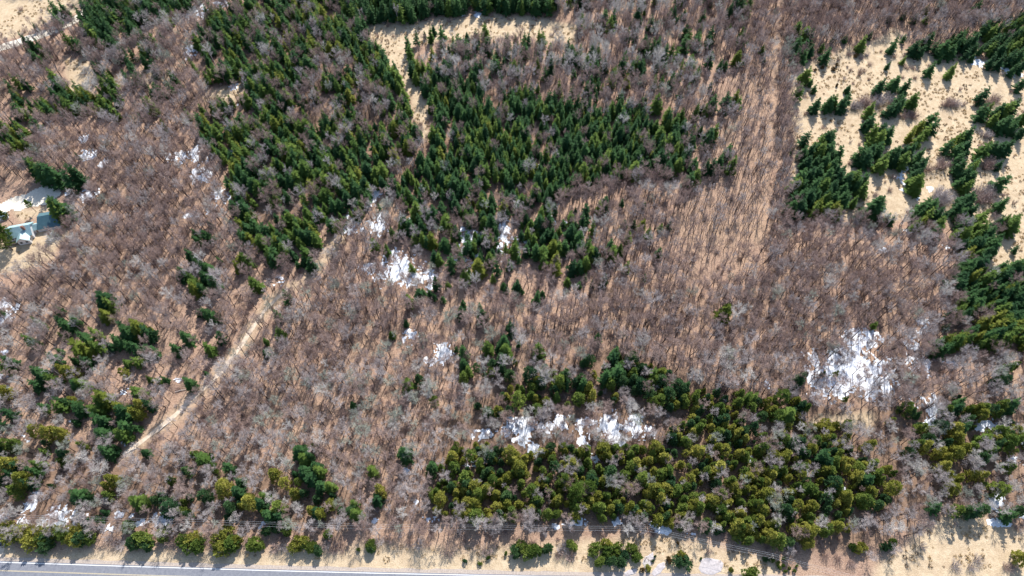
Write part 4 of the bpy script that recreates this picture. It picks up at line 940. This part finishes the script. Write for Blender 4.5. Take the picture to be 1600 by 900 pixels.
# ------------------------------------------------------------------ low growth that nobody could count
def scatter_object(name, key, rows, label, z_lift=0.0):
    """One object: a cloud of points, each carrying one shape of the kind."""
    K = KINDS[key]
    n = len(rows)
    me = bpy.data.meshes.new(name)
    co = np.zeros((n, 3), np.float32); rot = np.zeros((n, 3), np.float32); sc = np.zeros((n, 3), np.float32); ix = np.zeros(n, np.int32)
    X = np.array([t[0] for t in rows]); Y = np.array([t[1] for t in rows])
    co[:, 0] = X; co[:, 1] = Y; co[:, 2] = height(X, Y) + z_lift
    for i, (x, y, h, w, tint, shape, rz, *tl) in enumerate(rows):
        rot[i] = (tl[0], tl[1], rz) if tl else (0, 0, rz); s = h / K['h']; sc[i] = (s * w, s * w, s)
        ix[i] = K['tints'].index(tint) * K['n'] + shape
    me.vertices.add(n); me.vertices.foreach_set('co', co.ravel())
    a = me.attributes.new('turn', 'FLOAT_VECTOR', 'POINT'); a.data.foreach_set('vector', rot.ravel())
    a = me.attributes.new('grow', 'FLOAT_VECTOR', 'POINT'); a.data.foreach_set('vector', sc.ravel())
    a = me.attributes.new('form', 'INT', 'POINT'); a.data.foreach_set('value', ix)
    o = bpy.data.objects.new(name, me); COL.objects.link(o)
    tag(o, label, kind='stuff')
    ng = bpy.data.node_groups.new(name + '_nodes', 'GeometryNodeTree')
    ng.interface.new_socket('Geometry', in_out='INPUT', socket_type='NodeSocketGeometry')
    ng.interface.new_socket('Geometry', in_out='OUTPUT', socket_type='NodeSocketGeometry')
    gi = ng.nodes.new('NodeGroupInput'); go = ng.nodes.new('NodeGroupOutput')
    ci = ng.nodes.new('GeometryNodeCollectionInfo'); ci.inputs['Collection'].default_value = K['col']
    ci.inputs['Separate Children'].default_value = True; ci.inputs['Reset Children'].default_value = True
    ip = ng.nodes.new('GeometryNodeInstanceOnPoints'); ip.inputs['Pick Instance'].default_value = True
    def attr(nm, dt):
        q = ng.nodes.new('GeometryNodeInputNamedAttribute'); q.data_type = dt; q.inputs['Name'].default_value = nm
        return q.outputs['Attribute']
    ng.links.new(gi.outputs[0], ip.inputs['Points'])
    ng.links.new(ci.outputs[0], ip.inputs['Instance'])
    ng.links.new(attr('form', 'INT'), ip.inputs['Instance Index'])
    ng.links.new(attr('turn', 'FLOAT_VECTOR'), ip.inputs['Rotation'])
    ng.links.new(attr('grow', 'FLOAT_VECTOR'), ip.inputs['Scale'])
    ng.links.new(ip.outputs[0], go.inputs[0])
    md = o.modifiers.new('scatter', 'NODES'); md.node_group = ng
    return o

# ------------------------------------------------------------------ single trees, the 300 of each kind that show largest
ORD = ['', 'second ', 'third ', 'fourth ', 'fifth ', 'sixth ', 'seventh ', 'eighth ', 'ninth ', 'tenth ', 'eleventh ', 'twelfth ', 'thirteenth ', 'fourteenth ', 'fifteenth ', 'sixteenth ', 'seventeenth ', 'eighteenth ', 'nineteenth ', 'twentieth ']
for tens in ('twenty', 'thirty', 'forty', 'fifty', 'sixty', 'seventy', 'eighty', 'ninety'):
    for u in ('first', 'second', 'third', 'fourth', 'fifth', 'sixth', 'seventh', 'eighth', 'ninth', 'tenth'):
        ORD.append(tens + '-' + u + ' ')
LANDMARKS = [
    ('teal-roofed house', 45, 358), ('pale gravel drive', 70, 302), ('corner gravel road', 90, 45), ('top tan field', 720, 42), ('narrow grass lane', 655, 165),
    ('largest snow patch', 1328, 585), ('broad middle snow patch', 632, 418), ('middle snow streak', 732, 388), ('upper snow specks', 305, 258),
    ('cedar-side snow strip', 905, 668), ('roadside corner snow', 92, 808), ('lower track end', 228, 688), ('dirt track bend', 348, 580), ('upper track end', 470, 440),
    ('biggest pine', 900, 768), ('lone yellow-green pine', 1132, 488), ('big round bare tree', 635, 770), ('open tan field', 1420, 110), ('dense spruce block', 1280, 270),
    ('pale fence strip', 1208, 180), ('bottom corner field', 1510, 860), ('end utility pole', 1198, 872), ('wire-bend pole', 1003, 826), ('parked blue car', 4, 845),
    ('right-edge snow', 1455, 640), ('right-edge conifers', 1560, 500), ('right-field snow streak', 1415, 280), ('grey rock slabs', 1040, 885), ('small grass opening', 1295, 660),
    ('left-edge snow', 8, 487), ('second roadside snow spot', 252, 814), ('left road end', 60, 886), ('middle roadside snow', 672, 812), ('bottom-field snow', 1555, 785),
    ('picture-centre snow', 692, 552), ('spruce-side snow', 550, 345),
]
lm_xy = np.array([(b, c) for _, b, c in LANDMARKS], float)
DIRS = ['right of', 'down right from', 'below', 'down left from', 'left of', 'up left from', 'above', 'up right from']

def locate(trees):
    """For every tree: which landmark it is nearest to, on which side, and how many of its kind are nearer on that side."""
    bucket = {}
    for t in trees:
        d = lm_xy - np.array((t.cx, t.cy)); d2 = (d ** 2).sum(1)
        k = int(d2.argmin())
        a = math.atan2(t.cy - lm_xy[k, 1], t.cx - lm_xy[k, 0])
        s = int(round(a / (math.pi / 4))) % 8
        bucket.setdefault((k, s), []).append((d2[k], t))
    res = {}
    for (k, s), lst in bucket.items():
        lst.sort(key=lambda q: q[0])
        for i, (_, t) in enumerate(lst):
            o = ORD[i] if i < len(ORD) else 'distant '
            res[id(t)] = '%snearest %s the %s' % (o, DIRS[s], LANDMARKS[k][0])
    return res

def size_word(h, a, b): return 'short ' if h < a else 'tall ' if h > b else ''

def plant(t, name, label, cat, group, parts=('trunk', 'crown')):
    K = KINDS[t.kind]; v = K['var'][K['tints'].index(t.tint) * K['n'] + t.shape]
    s = t.h / K['h']
    e = empty(name, (t.x, t.y, float(height(t.x, t.y))), t.rz, (s * t.w, s * t.w, s))
    e.rotation_euler = (t.tx, t.ty, t.rz)
    tag(e, label, cat, group)
    for nm, me in zip(parts, (v['trunk'], v['crown'])):
        if me is None: continue
        o = bpy.data.objects.new(nm, me); COL.objects.link(o); o.parent = e
    return e

def in_frame(t, m=4): return m < t.cx < 1600 - m and m < t.cy < 900 - m

SPEC = {
    'spruce': ('spruce_tree', 'pointed {t} spruce', 'tree', 'spruce trees', 10.5, 15.0, 'spruce_forest', 'dense mass of pointed dark green spruces in the upper woods'),
    'cedar': ('cedar_tree', 'rounded {t} cedar', 'tree', 'cedar trees', 8.0, 10.2, 'cedar_forest', 'mass of small rounded green cedars further off'),
    'bare': ('bare_tree', 'leafless {t} tree', 'tree', 'leafless hardwood trees', 10.0, 13.5, 'bare_forest', 'leafless grey-brown hardwood forest filling the upper woods'),
    'slender': ('slender_tree', 'slender leafless {t} tree', 'tree', 'slender leafless trees', 13.0, 16.0, 'slender_forest', 'thin leafless trees with long trunks on pale ground'),
    'bush': ('evergreen_bush', 'rounded {t} bush', 'bush', 'evergreen bushes', 3.0, 5.0, None, None),
    'pine': ('pine_tree', 'broad {t} pine', 'tree', 'pine trees', 13.0, 16.0, None, None),
    'brush': ('bare_shrub', 'leafless {t} shrub thicket', 'shrub', 'leafless shrubs on open ground', 3.2, 3.8, None, None),
}
for kind, (name, words_, cat, group, a, b, mass, mass_label) in SPEC.items():
    all_ = [t for t in TREES if t.kind == kind]
    vis = [t for t in all_ if in_frame(t)]
    limit = 300 if kind != 'slender' else 150
    score = lambda t: t.size * t.w + (6 if t.solo else 0)
    where = locate(all_)
    vis = [t for t in vis if not where[id(t)].startswith('distant')]
    vis.sort(key=score, reverse=True)
    pick = vis[:limit]
    ids = {id(t) for t in pick}
    for t in pick:
        label = '%s%s, %s' % (size_word(t.h, a, b), words_.format(t=t.tint), where[id(t)])
        plant(t, name, label, cat, group, ('stems', 'twigs') if kind == 'brush' else ('trunk', 'crown'))
    rest = [t for t in all_ if id(t) not in ids]
    if mass and rest:
        scatter_object(mass, kind, [(t.x, t.y, t.h, t.w, t.tint, t.shape, t.rz, t.tx, t.ty) for t in rest], mass_label)

# undergrowth in the woods, tufts on the open ground
ux, uy, r4 = grid_places(4.4, 31)
upx, upy = pixel_of(ux, uy)
pu = np.full(ux.shape, .32)
fld = np.zeros(ux.shape, bool)
for f in FIELDS: fld |= inside(upx, upy, f)
pu[upy > 560] = .5
pu[fld] = .03 + .22 * (vnoise(ux, uy, 16, 77)[fld] > .66)
pu[inside(upx, upy, SPARSE)] = .15
pu[upy > 864] = .0
pu[(dist_polyline(ux, uy, TRACK) < 3.5) | (dist_polyline(ux, uy, LANE) < 7) | (dist_polyline(ux, uy, ROAD_EDGE) < 9)] = 0
pu[inside(upx, upy, YARD)] = 0
rows = []
for i in np.nonzero(r4.random(len(ux)) < pu)[0]:
    rows.append((ux[i], uy[i], r4.uniform(1.2, 3.4), r4.uniform(.8, 1.3), r4.choice(['brown', 'grey'], p=[.75, .25]), int(r4.integers(3)), r4.uniform(0, 6.28)))
scatter_object('undergrowth', 'brush', rows, 'low leafless brush and saplings between the trees')
vx, vy, r5 = grid_places(2.6, 33)
vpx, vpy = pixel_of(vx, vy)
pv = np.zeros(vx.shape)
for f in FIELDS: pv[inside(vpx, vpy, f)] = .55
pv[inside(vpx, vpy, FIELDS[4])] = .05
pv *= np.clip(3.6 * fbm(vx, vy, 16, 91, 3) - 1.25, .05, 1.6)
pv[(dist_polyline(vx, vy, LANE) < 6) | (dist_polyline(vx, vy, offset_line(ROAD_EDGE, -2)) < 8)] = 0
pv[inside(vpx, vpy, [(-40, 288), (110, 285), (90, 322), (-40, 345)])] = 0
rows = []
for i in np.nonzero(r5.random(len(vx)) < pv)[0]:
    rows.append((vx[i], vy[i], r5.uniform(.4, 1.1), r5.uniform(.8, 1.5), r5.choice(['tan', 'brown'], p=[.8, .2]), int(r5.integers(3)), r5.uniform(0, 6.28)))
scatter_object('dry_grass', 'tuft', rows, 'dry tan grass tufts and dead weeds on the open ground')

# ================================================================== HOUSE
teal_dark = simple_mat('dark_teal_roofing', (0.050, 0.115, 0.140), (0.080, 0.160, 0.185), 0.6, 0.5, 0.4)
teal_pale = simple_mat('pale_teal_metal_roofing', (0.25, 0.40, 0.425), (0.36, 0.51, 0.53), 0.5, 0.45, 0.5)
siding = simple_mat('white_siding', (0.62, 0.64, 0.66), (0.74, 0.75, 0.76), 0.7, 0.7)
brickm = simple_mat('brown_brick', (0.20, 0.10, 0.075), (0.30, 0.17, 0.13), 3, 0.9)
glassm, _nt, _b = new_mat('window_glass', 0.08, 0.6); _b.inputs['Base Color'].default_value = (0.03, 0.04, 0.05, 1)
wood = simple_mat('weathered_wood', (0.22, 0.16, 0.11), (0.34, 0.26, 0.19), 2, 0.9)

def gable(parent, x0, x1, y0, y1, eave, ridge, roof_mat, over=0.6, along='x', hip=0.0, wall_mat=siding):
    """A walled block and its roof; the ridge runs along x or y, hip pulls the ridge ends in."""
    w = MB()
    if along == 'y':
        f = lambda p: (p[1], p[0], p[2]); a0, a1, b0, b1 = y0, y1, x0, x1
    else:
        f = lambda p: p; a0, a1, b0, b1 = x0, x1, y0, y1
    bm = (b0 + b1) / 2
    hw = hip * (a1 - a0)
    vs = [(a0, b0, -.5), (a1, b0, -.5), (a1, b1, -.5), (a0, b1, -.5), (a0, b0, eave), (a1, b0, eave), (a1, b1, eave), (a0, b1, eave)]
    fs = [(0, 1, 5, 4), (1, 2, 6, 5), (2, 3, 7, 6), (3, 0, 4, 7)]
    if hip == 0:
        vs += [(a0, bm, ridge - .12), (a1, bm, ridge - .12)]; fs += [(4, 7, 8), (5, 6, 9)]
    w.add([f(v) for v in vs], fs)
    w.build('wall', wall_mat, parent)
    r = MB(); th = 0.16
    s = (ridge - eave) / ((b1 - b0) / 2)
    e = eave - s * over
    A0, A1, B0, B1 = a0 - over, a1 + over, b0 - over, b1 + over
    def slab(pts):
        top = [f(p) for p in pts]; low = [f((p[0], p[1], p[2] - th)) for p in pts]
        n = len(pts)
        r.add(top + low, [tuple(range(n)), tuple(reversed(range(n, 2 * n)))] + [(i, i + n, (i + 1) % n + n, (i + 1) % n) for i in range(n)])
    slab([(A0, B0, e), (A1, B0, e), (A1 - hw, bm, ridge), (A0 + hw, bm, ridge)])
    slab([(A1, B1, e), (A0, B1, e), (A0 + hw, bm, ridge), (A1 - hw, bm, ridge)])
    if hip:
        slab([(A0, B1, e), (A0, B0, e), (A0 + hw, bm, ridge)]); slab([(A1, B0, e), (A1, B1, e), (A1 - hw, bm, ridge)])
    return r.build('roof', roof_mat, parent)

def window(parent, c, size, axis):
    """A framed window on a wall facing -y (axis y) or +x (axis x)."""
    w, h = size; x, y, z = c
    fr, pn = MB(), MB()
    if axis == 'y':
        fr.box((x - w / 2 - .1, y - .06, z - h / 2 - .1), (x + w / 2 + .1, y + .02, z + h / 2 + .1)); pn.box((x - w / 2, y - .085, z - h / 2), (x + w / 2, y - .062, z + h / 2))
    else:
        fr.box((x - .02, y - w / 2 - .1, z - h / 2 - .1), (x + .06, y + w / 2 + .1, z + h / 2 + .1)); pn.box((x + .062, y - w / 2, z - h / 2), (x + .085, y + w / 2, z + h / 2))
    f = fr.build('window', paint_white, parent); pn.build('pane', glassm, f)

hx, hy = ground_at(39, 366)
house = empty('house', (float(hx), float(hy), float(height(hx, hy))), R(14))
tag(house, 'house with pale teal metal roof, dark teal wing and brick chimney', 'house')
gable(house, -6.5, 6.5, -4.5, 4.5, 4.6, 8.0, teal_pale, .7, 'x')
gable(house, -1.6, 5.2, -8.4, -3.6, 4.2, 7.0, teal_pale, .6, 'y')
gable(house, 6.3, 10.2, -0.6, 4.4, 3.2, 5.2, teal_pale, .4, 'x')
roofb = gable(house, 9.6, 22.0, -0.4, 11.2, 3.6, 7.6, teal_dark, .8, 'x', .16)
m = MB(); m.box((2.9, -2.4, 4.4), (4.3, -1.2, 9.2)); m.box((2.75, -2.55, 9.2), (4.45, -1.05, 9.4)); m.box((3.2, -2.2, 9.4), (4.0, -1.5, 9.7)); m.build('chimney', brickm, house)
m = MB(); m.box((-6.4, -7.6, 0.6), (-1.8, -4.7, 0.85))
for k in (-6.2, -4.1, -2.0): m.box((k - .1, -7.5, -.4), (k + .1, -7.3, 1.8))
m.box((-6.3, -7.48, 1.7), (-1.9, -7.36, 1.82)); m.build('porch', wood, house)
for x_ in (-5.2, -3.0): window(house, (x_, -4.5, 2.6), (1.2, 1.4), 'y')
for x_ in (0.2, 3.4): window(house, (x_, -8.4, 2.3), (1.4, 1.4), 'y')
window(house, (-4.0, 4.5, 2.4), (1.1, 1.3), 'y')
for y_ in (-6.6,): window(house, (5.2, y_, 2.3), (1.2, 1.3), 'x')
for x_ in (13.0, 16.8, 20.6):
    m = MB(); m.box((x_ - 2.35, -.48, 0), (x_ + .35, -.38, 2.5)); d = m.build('garage_door', paint_white, house)
m = MB(); m.box((7.6, -.68, 0.1), (8.6, -.58, 2.2)); m.build('door', wood, house)
# small outbuilding at the picture edge
sx_, sy_ = ground_at(7, 340)
shed = empty('shed', (float(sx_), float(sy_), float(height(sx_, sy_))), R(30))
tag(shed, 'small pale-roofed shed beside the pine at the left edge', 'shed')
gable(shed, -2.6, 2.6, -2, 2, 2.4, 3.9, teal_pale, .35, 'x')
m = MB(); m.box((-.6, -2.07, 0.05), (.6, -1.97, 2.0)); m.build('door', wood, shed)

# ================================================================== POLES AND WIRES
pole_wood = simple_mat('pole_wood', (0.36, 0.31, 0.26), (0.48, 0.43, 0.37), 2, 0.9)
wire_mat, _nt, _b = new_mat('aluminium_wire', 0.4, 0.5); _b.inputs['Base Color'].default_value = (0.62, 0.63, 0.65, 1); _b.inputs['Metallic'].default_value = 0.3
insul = simple_mat('insulator', (0.5, 0.5, 0.5), (0.62, 0.62, 0.6), 2, 0.4)
POLES = []
for px, py, lab in [(-60, 812, None), (124, 816, 'wooden utility pole beside the roadside snow'), (330, 822, 'wooden utility pole above the roadside bushes near the dirt track'), (535, 828, 'wooden utility pole midway along the straight wires'),
                    (770, 830, 'wooden utility pole behind the grassy verge below the cedars'), (1003, 832, 'wooden utility pole where the wires bend down'), (1198, 874, 'wooden utility pole standing alone on the corner verge'), (1390, 925, None)]:
    x, y = ground_at(px, py)
    x, y = float(x), float(y); z0 = float(height(x, y))
    POLES.append((x, y, z0))
    if lab is None: continue
    e = empty('utility_pole', (x, y, z0), R(2)); tag(e, lab, 'utility pole', 'utility poles along the road')
    m = MB(); m.tube([(0, 0, -.5), (0, 0, 5), (0, 0, 10.2)], [.17, .15, .11], 8); m.build('pole', pole_wood, e)
    m = MB(); m.box((-.06, -1.1, 9.3), (.06, 1.1, 9.45)); m.build('crossarm', pole_wood, e)
    for k in (-1.0, 1.0, 0.0):
        m = MB(); zz = 9.45 if k else 10.2; m.tube([(0, k, zz), (0, k, zz + .28)], [.06, .05], 6); m.build('insulator', insul, e)
for k, (off, zz, nm) in enumerate([(1.0, 9.73, 'far'), (-1.0, 9.73, 'near'), (0.0, 10.48, 'top')]):
    m = MB()
    for A, B in zip(POLES[:-1], POLES[1:]):
        pts = []
        for i in range(11):
            t = i / 10
            pts.append((A[0] + (B[0] - A[0]) * t, A[1] + (B[1] - A[1]) * t + off, A[2] + (B[2] - A[2]) * t + zz - 1.1 * 4 * t * (1 - t)))
        m.tube(pts, [.024] * 11, 4, False)
    o = m.build('power_line', wire_mat)
    tag(o, {'far': 'overhead wire on the far side of the pole crossarms', 'near': 'overhead wire on the road side of the pole crossarms', 'top': 'overhead wire carried on the pole tops'}[nm], 'wire', 'overhead wires')

# ================================================================== CAR AT THE LEFT EDGE
def car(px, py, rz):
    x, y = ground_at(px, py, .7)
    e = empty('parked_car', (float(x), float(y), 0.12), rz)
    tag(e, 'dark blue car parked on the sandy drive at the left edge', 'car')
    paint, _n, b = new_mat('dark_blue_car_paint', 0.3, 0.5); b.inputs['Base Color'].default_value = (0.02, 0.04, 0.10, 1)
    rub = simple_mat('tyre_rubber', (.02, .02, .02), (.035, .035, .035), 3, .9)
    prof = [(-2.2, .35), (-2.25, .75), (-2.1, .95), (-1.55, 1.0), (-.95, 1.45), (.55, 1.48), (1.2, 1.0), (2.0, .88), (2.22, .7), (2.2, .35)]
    m = MB(); n = len(prof); vs = []
    for s, k in ((-.88, 1), (.88, 1)):
        for (a, z) in prof: vs.append((a, s * (1 - .16 * max(0, z - 1.0) / .48), z))
    fs = [tuple(range(n)), tuple(reversed(range(n, 2 * n)))] + [(i, i + n, (i + 1) % n + n, (i + 1) % n) for i in range(n)]
    m.add(vs, [tuple(reversed(f)) for f in fs]); m.build('body', paint, e)
    for (a0, z0, a1, z1) in ((.62, 1.46, 1.16, 1.03), (-1.5, 1.04, -1.0, 1.43)):
        g = MB(); nx, nz = (z1 - z0), -(a1 - a0); L = math.hypot(nx, nz); s_ = 1 if nz * 1 > 0 else -1
        ox, oz = abs(nx) / L * .02 * (1 if a0 > 0 else -1), abs(nz) / L * .02
        g.quad((a0 + ox, -.66, z0 + oz), (a1 + ox, -.74, z1 + oz), (a1 + ox, .74, z1 + oz), (a0 + ox, .66, z0 + oz)); g.build('windscreen', glassm, e)
    for s in (-1, 1):
        g = MB(); g.add([(-1.3, s * .885, 1.03), (1.0, s * .885, 1.03), (.5, s * .765, 1.42), (-.92, s * .765, 1.42)], [(0, 1, 2, 3)]); g.build('side_window', glassm, e)
        for a in (-1.35, 1.4):
            w = MB(); w.tube([(a, s * .74, .33), (a, s * .92, .33)], [.33, .33], 14); wh = w.build('wheel', rub, e)
            w = MB(); w.tube([(a, s * .921, .33), (a, s * .935, .33)], [.2, .18], 10); w.build('rim', insul, wh)
        g = MB(); g.box((2.16, s * .6 - .18, .66), (2.24, s * .6 + .18, .8)); g.build('headlight', paint_white, e)
        g = MB(); g.box((-2.27, s * .65 - .14, .74), (-2.2, s * .65 + .14, .88)); g.build('tail_light', brickm, e)
car(3, 845, R(72))

# ================================================================== ROCKS AND LOGS
rock_mat = simple_mat('pale_grey_rock', (0.34, 0.31, 0.31), (0.52, 0.48, 0.47), 0.9, .9, .2, .6)
def slab_rock(px, py, rx, ry, hgt, rz, label):
    x, y = ground_at(px, py)
    m = MB(); n = 14; rings = [(1.0, -.2), (.95, .35), (.8, .75), (.45, .95), (0.001, 1.0)]
    vs = []; rr = [rng.uniform(.75, 1.15) for _ in range(n)]
    for f, z in rings:
        for k in range(n):
            a = 2 * math.pi * k / n
            vs.append((rx * f * rr[k] * math.cos(a), ry * f * rr[k] * math.sin(a), hgt * z * (1 + rng.uniform(-.2, .2))))
    fs = [(i * n + k, i * n + (k + 1) % n, (i + 1) * n + (k + 1) % n, (i + 1) * n + k) for i in range(len(rings) - 1) for k in range(n)]
    m.add(vs, fs)
    o = m.build('rock_slab', rock_mat); o.location = (float(x), float(y), float(height(x, y))); o.rotation_euler = (0, 0, rz)
    tag(o, label, 'rock', 'rock slabs on the corner verge')
slab_rock(1013, 876, 4.2, 2.2, .35, R(55), 'pale grey rock slab beside the bushes on the verge')
slab_rock(1030, 889, 4.6, 1.8, .3, R(40), 'long grey rock slab slanting along the verge bottom')
slab_rock(1112, 884, 6.0, 4.2, .28, R(10), 'broad flat grey rock slab on the open corner verge')
slab_rock(985, 894, 3.4, 1.5, .35, R(20), 'low pale rock slab at the bottom edge of the picture')
log_mat = simple_mat('bleached_log', (0.52, 0.46, 0.40), (0.66, 0.60, 0.53), 1.5, .9)
for (ax, ay, bx2, by2, lab) in [(274, 613, 291, 609, 'bleached fallen log lying above the bend of the dirt track'), (247, 676, 266, 660, 'bleached fallen log lying beside the lower dirt track'),
                               (198, 708, 216, 700, 'bleached fallen log at the foot of the dirt track'), (1300, 548, 1322, 560, 'dark fallen log across the largest snow patch'),
                               (730, 487, 752, 491, 'fallen log in a gap among the middle bare woods'), (1022, 533, 1045, 548, 'fallen log in the bare woods above the tall cedars')]:
    A = ground_at(ax, ay); B = ground_at(bx2, by2)
    m = MB(); za, zb = float(height(*A)) + .3, float(height(*B)) + .3
    m.tube([(A[0], A[1], za), ((A[0] + B[0]) / 2, (A[1] + B[1]) / 2 + .2, (za + zb) / 2 + .15), (B[0], B[1], zb)], [.30, .24, .12], 7)
    mid_ = np.array(((A[0] + B[0]) / 2, (A[1] + B[1]) / 2, (za + zb) / 2))
    for k in range(4):
        m.tube([mid_ + (np.array((B[0], B[1], zb)) - mid_) * k / 4, mid_ + (np.array((B[0], B[1], zb)) - mid_) * (k / 4 + .15) + rng.normal(size=3) * .7 + np.array((0, 0, .9))], [.06, .02], 4, False)
    tag(m.build('fallen_log', log_mat if 'dark' not in lab else M['trunk_dark']), lab, 'log', 'fallen logs')

# ------------------------------------------------------------------ labels of the snow patches
bucket = {}
for o in [o for o in COL.objects if o.name.split('.')[0] == 'melting_snow']:
    px, py = snow_centres[o['snow_index']]; del o['snow_index']
    d2 = ((lm_xy - np.array((px, py))) ** 2).sum(1); k = int(d2.argmin())
    s = int(round(math.atan2(py - lm_xy[k, 1], px - lm_xy[k, 0]) / (math.pi / 4))) % 8
    bucket.setdefault((k, s), []).append((d2[k], o))
for (k, s), lst in bucket.items():
    lst.sort(key=lambda q: q[0])
    for i, (_, o) in enumerate(lst):
        o['label'] = 'patch of melting snow, %snearest %s the %s' % (ORD[i], DIRS[s], LANDMARKS[k][0])
from collections import Counter
print('TREES', Counter(t.kind for t in TREES), 'tufts', len(rows))
